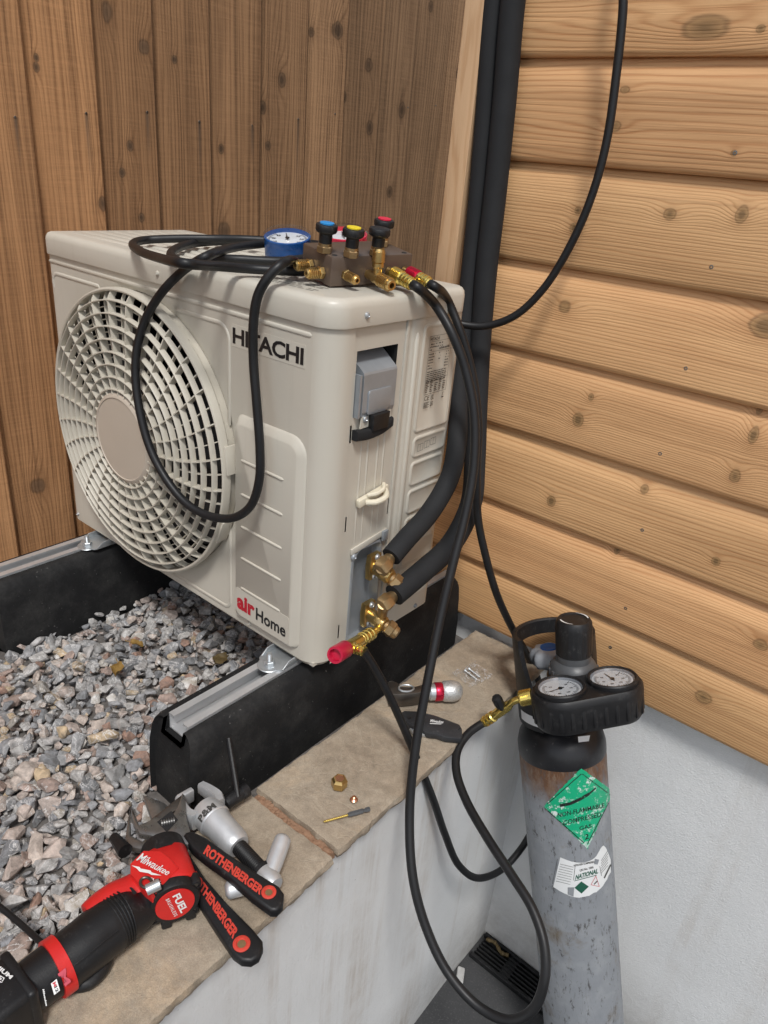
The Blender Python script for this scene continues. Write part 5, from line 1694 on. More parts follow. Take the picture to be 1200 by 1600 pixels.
for k in range(4):
    cline(m, pp[k], pp[k + 1], 4.6 if k < 3 else 2.6, 0.0011, 6)
ctext(m, 'NON-FLAMMABLE', (Z5(300, 640), Z5(840, 520), Z5(828, 470), Z5(300, 585)), 0.0011, bold=0.012)
ctext(m, 'COMPRESSED', (Z5(365, 725), Z5(800, 625), Z5(790, 572), Z5(365, 672)), 0.0011, bold=0.012)
ctext(m, 'GAS', (Z5(550, 785), Z5(690, 750), Z5(685, 705), Z5(545, 738)), 0.0011, bold=0.012)
ctext(m, '2', (Z5(610, 890), Z5(655, 875), Z5(655, 815), Z5(610, 830)), 0.0011, bold=0.012)
buildl(m, 'sticker_print', M['greenedge'], gl_, 0)
# white contents label, a curved banner
topl = [Z5(330, 1088), Z5(460, 1135), Z5(590, 1148), Z5(720, 1095), Z5(822, 955), Z5(905, 1110)]
botl = [Z5(250, 1425), Z5(380, 1500), Z5(520, 1545), Z5(660, 1520), Z5(790, 1440), Z5(905, 1260)]
tl_ = [Vector((a, b, 0)) for a, b in topl]; bl_ = [Vector((a, b, 0)) for a, b in botl]
tl_ = catmull(tl_, 5); bl_ = catmull(bl_, 5)
m = MB()
nn = len(tl_)
vs_ = []
for j in range(9):
    for i in range(nn):
        q = bl_[i].lerp(tl_[i], j / 8)
        jj = 1.2 if (j == 0 and i > 10) else 0.3
        vs_.append(cylhit(q.x + jj * noise.noise(Vector((i * .9, j, 3))), q.y + jj * 1.5 * noise.noise(Vector((i * .9, j, 7))), 0.0006))
m.add(vs_, [(j * nn + i, j * nn + i + 1, (j + 1) * nn + i + 1, (j + 1) * nn + i) for j in range(8) for i in range(nn - 1)])
wl = buildl(m, 'contents_label', M['whitelabel'], cyl, 60)
m = MB()
for k in range(8):
    t = k / 8
    cline(m, Z5(330 - 55 * t, 1165 + 220 * t), Z5(480 - 40 * t, 1200 + 225 * t), 0.55, 0.0011, 4)
    if k < 6: cline(m, Z5(700 + 95 * 1, 1130 + 28 * k), Z5(860 + 12, 1010 + 34 * k), 0.5, 0.0011, 4)
cline(m, Z5(300, 1105), Z5(240, 1390), 0.5, 0.0011, 4)
cline(m, Z5(500, 1190), Z5(480, 1350), 0.6, 0.0011, 4)
cline(m, Z5(780, 1190), Z5(800, 1300), 0.6, 0.0011, 4)
cline(m, Z5(905, 1170), Z5(830, 1325), 2.2, 0.0011, 4)
cline(m, Z5(755, 1355), Z5(715, 1395), 1.6, 0.0012, 4)
ctext(m, 'NITROGEN COMPRESSED', (Z5(485, 1195), Z5(720, 1150), Z5(715, 1128), Z5(485, 1172)), 0.0011, bold=0.02)
ctext(m, 'UN No. 1066', (Z5(555, 1252), Z5(710, 1212), Z5(705, 1185), Z5(550, 1225)), 0.0011, bold=0.02)
buildl(m, 'label_print', M['inkgrey'], wl, 0)
m = MB()
ctext(m, 'NATIONAL', (Z5(498, 1345), Z5(762, 1270), Z5(760, 1215), Z5(505, 1290)), 0.0011, bold=0.035, shear=0.18)
cline(m, Z5(490, 1357), Z5(745, 1290), 1.0, 0.0011)
dq_ = patch((Z5(492, 1435), Z5(572, 1500), Z5(655, 1420), Z5(570, 1362)), 8, 0.0011)
m.add(dq_.v, dq_.f)
buildl(m, 'label_print', M['greenink'], wl, 0)
m = MB()
for a, b in (((680, 1400), (735, 1300)), ((735, 1300), (775, 1420)), ((775, 1420), (680, 1400))):
    cline(m, Z5(*a), Z5(*b), 0.7, 0.0011, 4)
buildl(m, 'label_print', M['redink'], wl, 0)
buildl(patch((Z5(715, 1165), Z5(755, 1170), Z5(772, 1115), Z5(725, 1105)), 5, 0.0012), 'label_tear', M['cylpaint'], wl, 60)
buildl(patch((Z5(415, 1510), Z5(480, 1535), Z5(490, 1430), Z5(415, 1430)), 5, 0.0012), 'label_tear', M['cylpaint'], wl, 60)
def wpt(px, py, D): return CI @ (rayd(px, py, D) - CF)
m = MB()
q = [cylhit(*a, 0.0012) for a in ((904, 1160), (920, 1158), (922, 1149), (903, 1151))]
m.add(q, [(0, 1, 2, 3)])
buildl(m, 'torn_sticker', M['white'], cyl, 0)

# ------------------------------------------------------------ pressure regulator with twin gauges
reg = empty('pressure_regulator', rayd(895, 1060, 1.10), 'black pressure regulator with two dial gauges on top of the gas cylinder', 'regulator')
gz = 0.012
gn = CA
G1 = ray(876, 1081, 'z', gz)
G2 = rayp(957, 1066, G1, gn)
gx = (G2 - G1); gx = (gx - gn * gx.dot(gn)).normalized(); gyv = gn.cross(gx)
Lg = (G2 - G1).length
def stadium(r, n=20):
    out = []
    for k in range(n + 1):
        a = math.pi / 2 + math.pi * k / n
        out.append((r * math.cos(a), r * math.sin(a)))
    for k in range(n + 1):
        a = -math.pi / 2 + math.pi * k / n
        out.append((Lg + r * math.cos(a), r * math.sin(a)))
    return out
def stad(r, h, rib=0.0):
    st_ = stadium(r)
    return [G1 + gx * a + gyv * b + gn * h + (gx * 0) for a, b in st_]
m = MB()
rings = [stad(0.030, -0.050), stad(0.037, -0.048), stad(0.0400, -0.042), stad(0.0425, -0.008), stad(0.0420, -0.001), stad(0.0395, 0.0028), stad(0.0345, 0.0034)]
m.ring_loft(rings)
hous = m.build('gauge_housing', M['plastic'], reg, sm=40)
per_ = 2 * Lg + 2 * math.pi * 0.0420
for k in range(26):
    # grip ribs round the skirt
    t = per_ * k / 26
    if t < Lg: cpt, od = G1 + gx * t, -gyv
    elif t < Lg + math.pi * 0.042:
        an = (t - Lg) / 0.042 - math.pi / 2; cpt, od = G2, gx * math.cos(an) + gyv * math.sin(an)
    elif t < 2 * Lg + math.pi * 0.042: cpt, od = G2 - gx * (t - Lg - math.pi * 0.042), gyv
    else:
        an = (t - 2 * Lg - math.pi * 0.042) / 0.042 + math.pi / 2; cpt, od = G1, gx * math.cos(an) + gyv * math.sin(an)
    MB().box(cpt + od * 0.0405 - gn * 0.024, (0.0032, 0.0060, 0.034), (od, gn.cross(od), gn), 0.0012).build('grip_rib', M['plastic'], hous)
for G, (nx0, ny0) in ((G1, (-0.9, -0.2)), (G2, (-0.15, 1.0))):
    MB().lathe([(0.0360, 0.0030), (0.0360, 0.0080), (0.0345, 0.0098), (0.0325, 0.0098), (0.0310, 0.0085), (0.0305, 0.0036)], G, gn, 48).build('gauge_bezel', M['plastic'], hous)
    MB().lathe([(0.0306, 0.0075), (0.0285, 0.0046)], G, gn, 48, cap=False).build('gauge_ring', M['lightgrey'], hous)
    d_ = MB().lathe([(0.0295, 0.0044), (0.0, 0.0045)], G, gn, 40).build('dial', M['dial'], hous)
    pm = MB()
    for k in range(31):
        a = R_(-220 + 260 * k / 30)
        dr = (gx * math.cos(a) + gyv * math.sin(a)); tt = gn.cross(dr)
        q0 = G + dr * 0.0255 + gn * 0.0049
        w, Ls = 0.0006, (0.006 if k % 5 == 0 else 0.0035)
        pm.add([q0 - tt * w, q0 + tt * w, q0 + tt * w - dr * Ls, q0 - tt * w - dr * Ls], [(0, 1, 2, 3)])
    for k in range(6):
        a = R_(-220 + 260 * k / 5)
        dr = (gx * math.cos(a) + gyv * math.sin(a))
        text(pm, str(k * 40), G + dr * 0.0150 + gn * 0.0049 - gx * 0.002 - gyv * 0.0015, gx, gyv, 0.0045, 0.0034, bold=0.02)
    pm.build('dial_marks', M['ink'], hous, sm=0)
    nd = MB()
    dr = (gx * nx0 + gyv * ny0).normalized(); tt = gn.cross(dr); q = G + gn * 0.0056
    nd.add([q - tt * 0.0011 - dr * 0.006, q + tt * 0.0011 - dr * 0.006, q + tt * 0.0005 + dr * 0.020, q - tt * 0.0005 + dr * 0.020], [(0, 1, 2, 3)])
    nd.lathe([(0.0032, 0), (0.003, 0.001), (0, 0.0012)], q, gn, 14)
    nd.build('needle', M['ink'], hous, sm=0)
    MB().lathe([(0.0312, 0.0086), (0.0, 0.0088)], G, gn, 40).build('lens', M['glass'], hous)
# adjusting knob on its bonnet, behind the gauges
KA = V(-0.22, 0.03, 1).normalized()
KB = rayd(896, 1052, 1.115)
MB().lathe([(0.030, -0.055), (0.033, -0.05), (0.033, 0.0), (0.036, 0.002), (0.036, 0.010), (0.031, 0.020), (0.026, 0.024), (0.026, 0.034)], KB, KA, 36).build('bonnet', M['greyplastic'], reg)
for k in range(18):
    a = 2 * math.pi * k / 18
    x, y, z = frame(KA)
    dr = x * math.cos(a) + y * math.sin(a)
    MB().box(KB + KA * 0.006 + dr * 0.0355, (0.004, 0.006, 0.012), (dr, KA.cross(dr), KA), 0.001).build('bonnet_lug', M['greyplastic'], reg)
m = MB()
rings = []
x, y, z = frame(KA)
for h, r in ((0.034, 0.0245), (0.036, 0.0262), (0.044, 0.0268), (0.078, 0.0272), (0.086, 0.0262), (0.0905, 0.0235), (0.0905, 0.020), (0.0892, 0.018)):
    ring = []
    for k in range(72):
        a = 2 * math.pi * k / 72
        rr = r - (0.0009 if (k % 6 == 0 and 0.04 < h < 0.085) else 0)
        ring.append(KB + KA * h + (x * math.cos(a) + y * math.sin(a)) * rr)
    rings.append(ring)
m.ring_loft(rings)
kn_ = m.build('adjusting_knob', M['plastic'], reg, sm=30)
m = MB()
for a0, a1 in ((-2.4, -1.2), (0.6, 1.9)):
    vs_ = []
    for k in range(11):
        a = a0 + (a1 - a0) * k / 10
        w = 0.0012 * (1 - abs(k / 10 - 0.3))
        dr = x * math.cos(a) + y * math.sin(a)
        vs_ += [KB + KA * 0.0910 + dr * (0.0205 - w), KB + KA * 0.0910 + dr * (0.0205 + w)]
    m.add(vs_, [(2 * k, 2 * k + 1, 2 * k + 3, 2 * k + 2) for k in range(10)])
m.build('knob_arrows', M['white'], kn_, sm=0)
MB().lathe([(0.0263, 0.0345), (0.0263, 0.0375)], KB, KA, 36).build('print_ring', M['dark'], reg)
# outlet with ball valve
F0, F1 = rayd(846, 1084, 1.075), rayd(812, 1092, 1.085)
df = (F1 - F0).normalized(); Lf = (F1 - F0).length
MB().lathe([(0.0090, 0.0), (0.0090, Lf * .38), (0.0118, Lf * .42)] + [(q_[0], q_[1] + Lf * .44) for q_ in ribbed(0.0122, 8, Lf * .5, 0.0005)] + [(0.0105, Lf), (0.008, Lf * 1.02)], F0, df, 28).build('outlet_coupling', M['gold'], reg)
bvp = [F1 - df * 0.004, rayd(802, 1096, 1.09), rayd(792, 1104, 1.10), rayd(782, 1112, 1.11)]
MB().tube(catmull(bvp, 5), 0.0052, 14).build('outlet_elbow', M['gold'], reg)
B0 = rayd(797, 1100, 1.098); B1 = rayd(771, 1119, 1.12)
db = (B1 - B0).normalized(); Lb = (B1 - B0).length
bvb = MB().lathe([(0.0058, 0.0), (0.0078, Lb * .15), (0.0078, Lb * .8), (0.0066, Lb)], B0, db, 24).build('ball_valve', M['gold'], reg)
T0 = rayd(784, 1108, 1.10); T1 = rayd(774, 1087, 1.085)
dt = (T1 - T0).normalized()
MB().lathe([(0.004, 0.0), (0.004, 0.006), (0.0070, 0.0075), (0.0078, 0.011), (0.0080, 0.024), (0.0066, 0.027), (0.0, 0.028)], T0, dt, 8).build('valve_lever', M['plastic'], bvb)
E1 = Vector(hy[-1]); 
de = (E1 - B1).normalized(); Le = (E1 - B1).length
MB().lathe([(0.0062, -0.002)] + [(q_[0], q_[1]) for q_ in ribbed(0.0086, 3, Le * 1.1, 0.0013)] + [(0.0066, Le * 1.12)], B1, de, 24).build('hose_ferrule', M['gold'], reg)
# ------------------------------------------------------------ hand tools on the coping
def ppoly(pts, z):
    return [(q.x, q.y) for q in (ray(a, b, 'z', z) for a, b in pts)]
ZUP = (EX, EY, EZ)
def Zt(pts, s, ox, oy):
    return [(ox + a / s, oy + b / s) for a, b in pts]
def pquad(mb, body, q, z, **kw):
    """lettering lying on the plane z inside a quadrilateral of photograph pixels"""
    vs_, fs = text_mesh(body, kw.get('bold', 0.02), kw.get('shear', 0.0), kw.get('space', 1.0))
    mb.add([ray(*bil(q, a, b), 'z', z) for a, b in vs_], fs)
def wrench(name, label, z, th, head, handle, ring_c, ring_r, tq, jaw=None, worm=None, dz=0.0):
    c = ray(*ring_c, 'z', z)
    h0 = ray(*handle[0], 'z', z)
    w = empty(name, (h0.x, h0.y, z - th), label, 'wrench', 'adjustable wrenches')
    hd = MB().prism(ppoly(head, z - 0.002), V(0, 0, z - th + 0.002), ZUP, th - 0.004, 0.0020).build('head', M['steel'], w)
    if jaw:
        MB().prism(ppoly(jaw, z - 0.001), V(0, 0, z - th + 0.004), ZUP, th - 0.0085 + 0.0005, 0.0008).build('movable_jaw', M['steel_dark'], w)
    if worm:
        a, b = ray(*worm[0], 'z', z), ray(*worm[1], 'z', z)
        d = (b - a).normalized(); L = (b - a).length
        pk = MB().prism(ppoly(worm[2], z), V(0, 0, z - 0.0026), ZUP, 0.0010).build('worm_slot', M['dark'], hd)
        prof = []
        for k in range(6):
            prof += [(0.0032, L * k / 6), (0.0044, L * (k + .3) / 6), (0.0044, L * (k + .6) / 6), (0.0032, L * (k + .9) / 6)]
        MB().lathe(prof, a - EZ * 0.002, d, 16).build('worm', M['steel'], w)
    hn = MB().prism(ppoly(handle, z), V(0, 0, z - th), ZUP, th, 0.0035, 3).build('handle', M['plastic'], w, sm=50)
    gr = MB().lathe([(ring_r, 0), (ring_r, 0.0010), (ring_r * .9, 0.0014), (ring_r * .62, 0.0014), (ring_r * .55, 0.0003)], V(c.x, c.y, z), EZ, 28).build('hang_ring', M['redtext'], hn)
    MB().lathe([(ring_r * .5, 0.0), (0, 0.0002)], V(c.x, c.y, z + 0.0003), EZ, 18).build('hang_hole', M['brass_old'], hn)
    m = MB()
    pquad(m, 'ROTHENBERGER', tq, z + 0.0006, bold=0.045)
    m.build('lettering', M['redtext'], hn, sm=0)
    return w
zt3 = lambda pts: Zt(pts, 4.0, 180, 1200)
# lower wrench
wrench('adjustable_wrench', 'adjustable wrench with black handle lying underneath, half behind the red tool', -0.088, 0.013,
       zt3([(90, 255), (118, 330), (160, 420), (260, 400), (300, 215), (175, 165), (190, 260), (240, 300), (300, 330), (400, 430), (470, 520), (400, 560), (300, 540), (210, 500), (80, 490), (62, 430)][:0] or [(90, 255), (100, 420), (170, 455), (250, 380), (210, 270), (172, 163), (310, 215), (420, 330), (470, 520), (380, 570), (260, 520), (80, 492), (62, 430)]),
       zt3([(300, 500), (400, 462), (470, 540), (560, 680), (700, 840), (860, 1000), (922, 1075), (925, 1120), (900, 1175), (850, 1205), (790, 1200), (735, 1160), (620, 990), (500, 800), (380, 640)]), zt3([(790, 1100)])[0], 0.0092,
       zt3([(478, 690), (735, 1072), (775, 1020), (505, 640)]))
wrench('adjustable_wrench', 'adjustable wrench lying on top with steel jaws open and black handle over the flaring tool', -0.064, 0.014,
       zt3([(95, 232), (112, 255), (150, 352), (205, 330), (250, 300), (330, 330), (390, 240), (418, 152), (434, 166), (448, 320), (470, 395), (520, 430), (450, 480), (380, 442), (250, 426), (150, 408), (112, 340)]),
       zt3([(425, 420), (440, 398), (480, 388), (570, 430), (700, 525), (880, 645), (1025, 735), (1056, 780), (1048, 850), (1012, 886), (972, 886), (860, 805), (700, 665), (560, 565), (480, 500)]), zt3([(960, 778)])[0], 0.0082,
       zt3([(548, 535), (905, 795), (932, 745), (580, 478)]),
       jaw=zt3([(205, 322), (420, 152), (432, 200), (380, 250), (262, 320), (230, 345)]), worm=(*zt3([(285, 340), (375, 320)]), zt3([(262, 330), (350, 262), (392, 318), (322, 395)])))

# flaring tool
fl = empty('flaring_tool', ray(360, 1300, 'z', SLABZ), 'silver pipe flaring tool with black screw and cast handle on the coping', 'flaring tool')
za = SLABZ + 0.0215
A0, A1 = ray(326, 1272, 'z', za), ray(372, 1322, 'z', za)
ax_ = (A1 - A0).normalized()
# axis kept in the plane of the slab
LB = (A1 - A0).length
MB().lathe([(0.010, -0.012), (0.0185, -0.009), (0.0198, -0.002), (0.0208, 0.004), (0.0208, 0.014), (0.0195, 0.0155), (0.0195, 0.018), (0.0180, 0.024), (0.0172, LB * .9), (0.0150, LB), (0.0135, LB * 1.03), (0.010, LB * 1.03)], A0, ax_, 40).build('body', M['castalu'], fl)
sdv = ax_.cross(EZ).normalized()
for sg in (1, -1):
    pts = [A0 + sdv * (0.0165 * sg), A0 - ax_ * 0.012 + sdv * (0.0215 * sg), A0 - ax_ * 0.030 + sdv * (0.0195 * sg), A0 - ax_ * 0.043 + sdv * (0.0165 * sg)]
    rings = []
    for p_, (wa, wb) in zip(catmull(pts, 4), [(0.0075 - 0.00022 * i, 0.0125 - 0.0003 * i) for i in range(13)]):
        rings.append([p_ + sdv * wa * a_ + EZ * wb * b_ for a_, b_ in ((-.7, -1), (.7, -1), (1, -.7), (1, .7), (.7, 1), (-.7, 1), (-1, .7), (-1, -.7))])
    MB().ring_loft(rings).build('yoke_arm', M['castalu'], fl, sm=40)
MB().box(A0 - ax_ * 0.0405 + sdv * 0.008, (0.008, 0.022, 0.020), (ax_, sdv, EZ), 0.002).build('yoke_bridge', M['castalu'], fl)
prof = []
LS = 0.042
for k in range(16):
    prof += [(0.0098, LS * k / 16), (0.0089, LS * (k + .5) / 16)]
prof += [(0.0098, LS), (0.0128, LS + 0.001), (0.0128, LS + 0.006), (0.0100, LS + 0.007)]
S0 = A0 + ax_ * (LB * 1.02)
MB().lathe(prof, S0, ax_, 24).build('feed_screw', M['plastic'], fl)
HB = S0 + ax_ * (LS + 0.004)
MB().lathe([(0.0115, 0.0), (0.0125, 0.003), (0.0125, 0.020), (0.0105, 0.025), (0.0, 0.026)], HB, ax_, 24).build('handle_hub', M['castalu'], fl)
H0 = HB + ax_ * 0.012
for tgt in (ray(444, 1306, 'z', -0.072), ray(352, 1392, 'z', -0.086)):
    m = MB()
    pt = [H0, H0.lerp(tgt, 0.35), H0.lerp(tgt, 0.75), tgt]
    cr = catmull(pt, 6)
    m.tube(cr, [0.0095 + 0.001 * math.sin(3.0 * i / (len(cr) - 1)) for i in range(len(cr) - 2)] + [0.0088, 0.0055], 16)
    m.build('handle_arm', M['castalu'], fl)
R0, R1 = ray(352, 1256, 'z', za), ray(376, 1240, 'z', za)
MB().lathe([(0.0075, 0.0), (0.0085, 0.004), (0.0085, (R1 - R0).length), (0.0095, (R1 - R0).length + .001), (0.0095, (R1 - R0).length + .010), (0.007, (R1 - R0).length + .011)], R0, R1 - R0, 18).build('clamp_screw', M['plastic'], fl)
rp0 = ray(372, 1246, 'z', za + 0.004); rp1 = ray(357, 1154, 'x', -0.012)
MB().tube([rp0, rp1], 0.0036, 10).build('clamp_bar', M['plastic'], fl)
m = MB()
# embossed letters on the band facing up
up = (CAM - A0); up -= ax_ * up.dot(ax_); up.normalize()
sv = ax_.cross(up)
vs_, fs = text_mesh('P&M', 0.05, 0.0, 1.1)
for_v = []
rb = 0.0211
for a, b in vs_:
    an = (a - 0.5) * 1.25
    for_v.append(A0 + ax_ * (0.0135 - b * 0.009) + (up * math.cos(an) - sv * math.sin(an) * 1.0) * rb)
m.add(for_v, fs)
m.build('lettering', M['inkgrey'], fl, sm=0)

# red cordless tool
ct = empty('cordless_tool', ray(170, 1440, 'z', SLABZ), 'red and black cordless power tool lying on the coping with its battery at the corner', 'power tool')
zc = SLABZ + 0.031
n_ = V(0.90, -0.43, 0.06).normalized()
DC = ray(273, 1410, 'z', zc + 0.004)
hx, hy_, hz = frame(n_, V(0, 0, 1))      # hx = up-ish, hy_ = sideways
def hloft(mb, secs, sides=40, sq=2.6):
    rings = []
    for d, rx, ry, ox, oy in secs:
        ring = []
        for k in range(sides):
            a = 2 * math.pi * k / sides
            c, s = math.cos(a), math.sin(a)
            q = (abs(c) ** sq + abs(s) ** sq) ** (-1 / sq)
            ring.append(DC + n_ * d + hx * (ox + rx * q * c) + hy_ * (oy + ry * q * s))
        rings.append(ring)
    return mb.ring_loft(rings)
m = hloft(MB(), [(-0.082, 0.020, 0.020, 0, 0), (-0.078, 0.0245, 0.0245, 0, 0), (-0.062, 0.0262, 0.0262, 0, 0), (-0.056, 0.0255, 0.0255, 0, 0)], sq=2.1)
m.build('gear_rim', M['plastic'], ct)
m = hloft(MB(), [(-0.062, 0.021, 0.022, 0, 0), (-0.059, 0.0245, 0.025, 0, 0), (-0.030, 0.0265, 0.027, 0.000, 0), (-0.012, 0.0275, 0.028, 0, 0), (-0.009, 0.026, 0.0265, 0, 0)], sq=2.9)
shell = m.build('head_shell', M['red'], ct, sm=50)
m = hloft(MB(), [(-0.0105, 0.026, 0.026, 0, 0), (-0.009, 0.0272, 0.0272, 0, 0), (-0.001, 0.0275, 0.0275, 0, 0), (0.0022, 0.0258, 0.0258, 0, 0), (0.0022, 0.0215, 0.0215, 0, 0)], sq=2.1)
frc = m.build('motor_bezel', M['plastic'], ct)
MB().lathe([(0.0212, 0.0012), (0.0206, 0.0034), (0.0, 0.0038)], DC, n_, 48).build('motor_cap', M['red'], ct)
for a in (0.6, 2.2, 3.9, 5.3):
    p = DC + (hx * math.cos(a) + hy_ * math.sin(a)) * 0.0280 + n_ * -0.002
    l_ = MB().lathe([(0.0058, -0.010), (0.0062, 0.0), (0.0054, 0.003), (0.0036, 0.0034), (0.0034, 0.0010), (0.0, 0.0010)], p, n_, 18).build('screw_boss', M['plastic'], frc)
    MB().lathe([(0.0030, 0.0012), (0.0028, 0.0022), (0.0, 0.0022)], p, n_, 6).build('screw', M['steel_dark'], frc)
# lettering on the motor cap: runs downwards
m = MB()
cu = -hx; cv_ = hy_
sgn = 1 if (hy_.dot(RT) > 0) else -1
ru = (-hx * 0.96 + hy_ * sgn * 0.26).normalized()
rv = n_.cross(ru)
text(m, 'FUEL', DC + n_ * 0.0043 - ru * 0.0150 + rv * 0.0012, ru, rv, 0.030, 0.0082, bold=0.035)
text(m, 'BRUSHLESS', DC + n_ * 0.0043 - ru * 0.0150 - rv * 0.0060, ru, rv, 0.030, 0.0038, bold=0.01, space=1.3)
m.build('lettering', M['white'], ct, sm=0)
# plane tangent to the upper camera side of the shell for the maker's script
tn = (CAM - DC); tn -= n_ * tn.dot(n_); tn.normalize()
TP = DC + tn * 0.0300
def on_plane(px, py, P, nrm):
    d = RT * ((px - 600) / FPX) + DN * ((py - 800) / FPX) + FW
    return CAM + d * ((P - CAM).dot(nrm) / d.dot(nrm))
zt1 = lambda pts: Zt(pts, 6.0, 120, 1310)
pad = MB()
pq = [on_plane(a, b, TP - tn * 0.001, tn) for a, b in zt1([(500, 235), (625, 112), (790, 118), (880, 190), (950, 270), (830, 400), (690, 520), (600, 450), (500, 330)])]
pc = sum(pq, V(0, 0, 0)) / len(pq)
pad.ring_loft([[p - tn * 0.014 for p in pq], [p - tn * 0.0012 for p in pq], [pc + (p - pc) * 0.97 for p in pq]])
pad.build('shell_panel', M['red'], shell, sm=30)
m = MB()
def tquad(mb, body, q, **kw):
    vs_, fs = text_mesh(body, kw.get('bold', 0.02), kw.get('shear', 0.0), kw.get('space', 1.0))
    mb.add([on_plane(*bil(q, a, b), TP + tn * 0.0006, tn) for a, b in vs_], fs)
tquad(m, 'Milwaukee', zt1([(555, 205), (850, 350), (885, 300), (605, 128)]), bold=0.008, shear=0.3, space=0.95)
bolt = zt1([(512, 252), (590, 268), (598, 282), (690, 300), (702, 318), (795, 348), (700, 342), (672, 326), (590, 312), (560, 280)])
bv = [on_plane(a, b, TP + tn * 0.0006, tn) for a, b in bolt]
m.add(bv, [tuple(range(len(bv)))])
tquad(m, 'FUEL', zt1([(690, 388), (790, 430), (800, 405), (695, 365)]), bold=0.03)
m.build('lettering', M['white'], shell, sm=0)
# grip from head to battery
path = [DC - n_ * 0.040 - hx * 0.002, ray(218, 1420, 'z', zc - 0.004), ray(192, 1433, 'z', zc), ray(160, 1456, 'z', zc + 0.001), ray(128, 1482, 'z', zc + 0.001), ray(100, 1503, 'z', zc), ray(62, 1530, 'z', zc), ray(28, 1556, 'z', zc)]
cr = catmull(path, 8)
def gsec(i0, i1, rad, mat, name, par=ct):
    m = MB()
    seg = cr[i0:i1 + 1]
    k = len(seg) - 1
    rr = [rad[0]] * (k + 1) if len(rad) == 1 else [rad[min(int(i / k * (len(rad) - 1)), len(rad) - 2)] * (1 - (i / k * (len(rad) - 1)) % 1 if i < k else 0) + rad[min(int(i / k * (len(rad) - 1)) + 1, len(rad) - 1)] * ((i / k * (len(rad) - 1)) % 1 if i < k else 1) for i in range(k + 1)]
    m.tube(seg, rr, 32)
    return m.build(name, M[mat], par, sm=50)
gsec(2, 41, [0.0200, 0.0215, 0.0255, 0.0278, 0.0278, 0.0272, 0.0272], 'plastic', 'rubber_grip')
rpth = [DC - n_ * 0.036 - hx * 0.002, ray(205, 1400, 'z', zc + 0.000), ray(180, 1409, 'z', zc + 0.004), ray(152, 1428, 'z', zc + 0.005), ray(140, 1438, 'z', zc + 0.004)]
rc_ = catmull(rpth, 6)
MB().tube(rc_, [0.0232 - 0.006 * i / (len(rc_) - 1) for i in range(len(rc_) - 1)] + [0.010], 28).build('neck_shell', M['red'], ct, sm=50)
gsec(40, 44, [0.0292], 'red', 'red_band')
for k in range(16, 21):
    t_ = (cr[k + 1] - cr[k - 1]).normalized()
    x_, y_, z_ = frame(t_)
    MB().tube([cr[k] + (x_ * math.cos(a) + y_ * math.sin(a)) * 0.0272 for a in [q * 2 * math.pi / 32 for q in range(33)]], 0.0009, 6, False).build('grip_rib', M['plastic'], ct)
MB().tube([p_ + (CAM - p_).normalized() * 0.0270 + V(0.010, 0.0, 0) for p_ in cr[20:39]], 0.0006, 6).build('parting_line', M['plastic'], ct)
hs_ = gsec(44, 55, [0.0258, 0.0240], 'plastic', 'battery_sleeve')
zt2 = lambda pts: Zt(pts, 6.667, 0, 1450)
# M12 patch
sn_ = (CAM - cr[47]).normalized()
SP = cr[48] + sn_ * 0.0262
m = MB()
q = [on_plane(a, b, SP, sn_) for a, b in zt2([(530, 580), (590, 530), (625, 650), (565, 698)])]
m.add(q, [(0, 1, 2, 3)])
m.build('badge', M['white'], hs_, sm=0)
def splane(mb, body, q, off=0.0005, **kw):
    vs_, fs = text_mesh(body, kw.get('bold', 0.02), kw.get('shear', 0.0), kw.get('space', 1.0))
    mb.add([on_plane(*bil(q, a, b), SP + sn_ * off, sn_) for a, b in vs_], fs)
m = MB(); splane(m, 'M', zt2([(545, 575), (563, 618), (592, 598), (578, 555)]), bold=0.04); m.build('lettering', M['redink'], hs_, sm=0)
m = MB(); splane(m, '12', zt2([(563, 620), (585, 675), (612, 655), (594, 600)]), bold=0.04); m.build('lettering', M['ink'], hs_, sm=0)
m = MB(); splane(m, 'Milwaukee', zt2([(440, 640), (478, 815), (495, 805), (460, 632)]), bold=0.03, shear=0.2); m.build('lettering', M['white'], hs_, sm=0)
m = MB(); splane(m, 'M', zt2([(600, 480), (680, 610), (740, 560), (680, 415)]), bold=0.02); m.build('lettering', M['crimson'], hs_, sm=0)
# battery pack
bc = ray(18, 1562, 'z', SLABZ + 0.030)
bd = (cr[-1] - cr[-9]).normalized()
bx_, by_, bz_ = bd, EZ.cross(bd).normalized(), EZ
bt = MB().box(bc + bd * 0.018, (0.060, 0.056, 0.058), (bd, by_, bz_), 0.007, 3).build('battery', M['plastic'], ct)
MB().box(bc + bd * -0.010, (0.010, 0.059, 0.060), (bd, by_, bz_), 0.004, 3).build('battery_collar', M['plastic'], bt)
bp = bc.z + 0.0292
m = MB()
pquad(m, 'LITHIUM', zt2([(-160, 330), (105, 535), (138, 500), (-120, 300)]), bp + 0.0004, bold=0.04)
m.build('lettering', M['white'], bt, sm=0)
m = MB()
q = [ray(a, b, 'z', bp + 0.0002) for a, b in zt2([(-40, 560), (20, 570), (50, 520), (-40, 470)])]
m.add(q, [(0, 1, 2, 3)]); m.build('badge', M['white'], bt, sm=0)
m = MB(); pquad(m, '12', zt2([(-25, 540), (20, 562), (40, 525), (-10, 495)]), bp + 0.0006, bold=0.04); m.build('lettering', M['ink'], bt, sm=0)
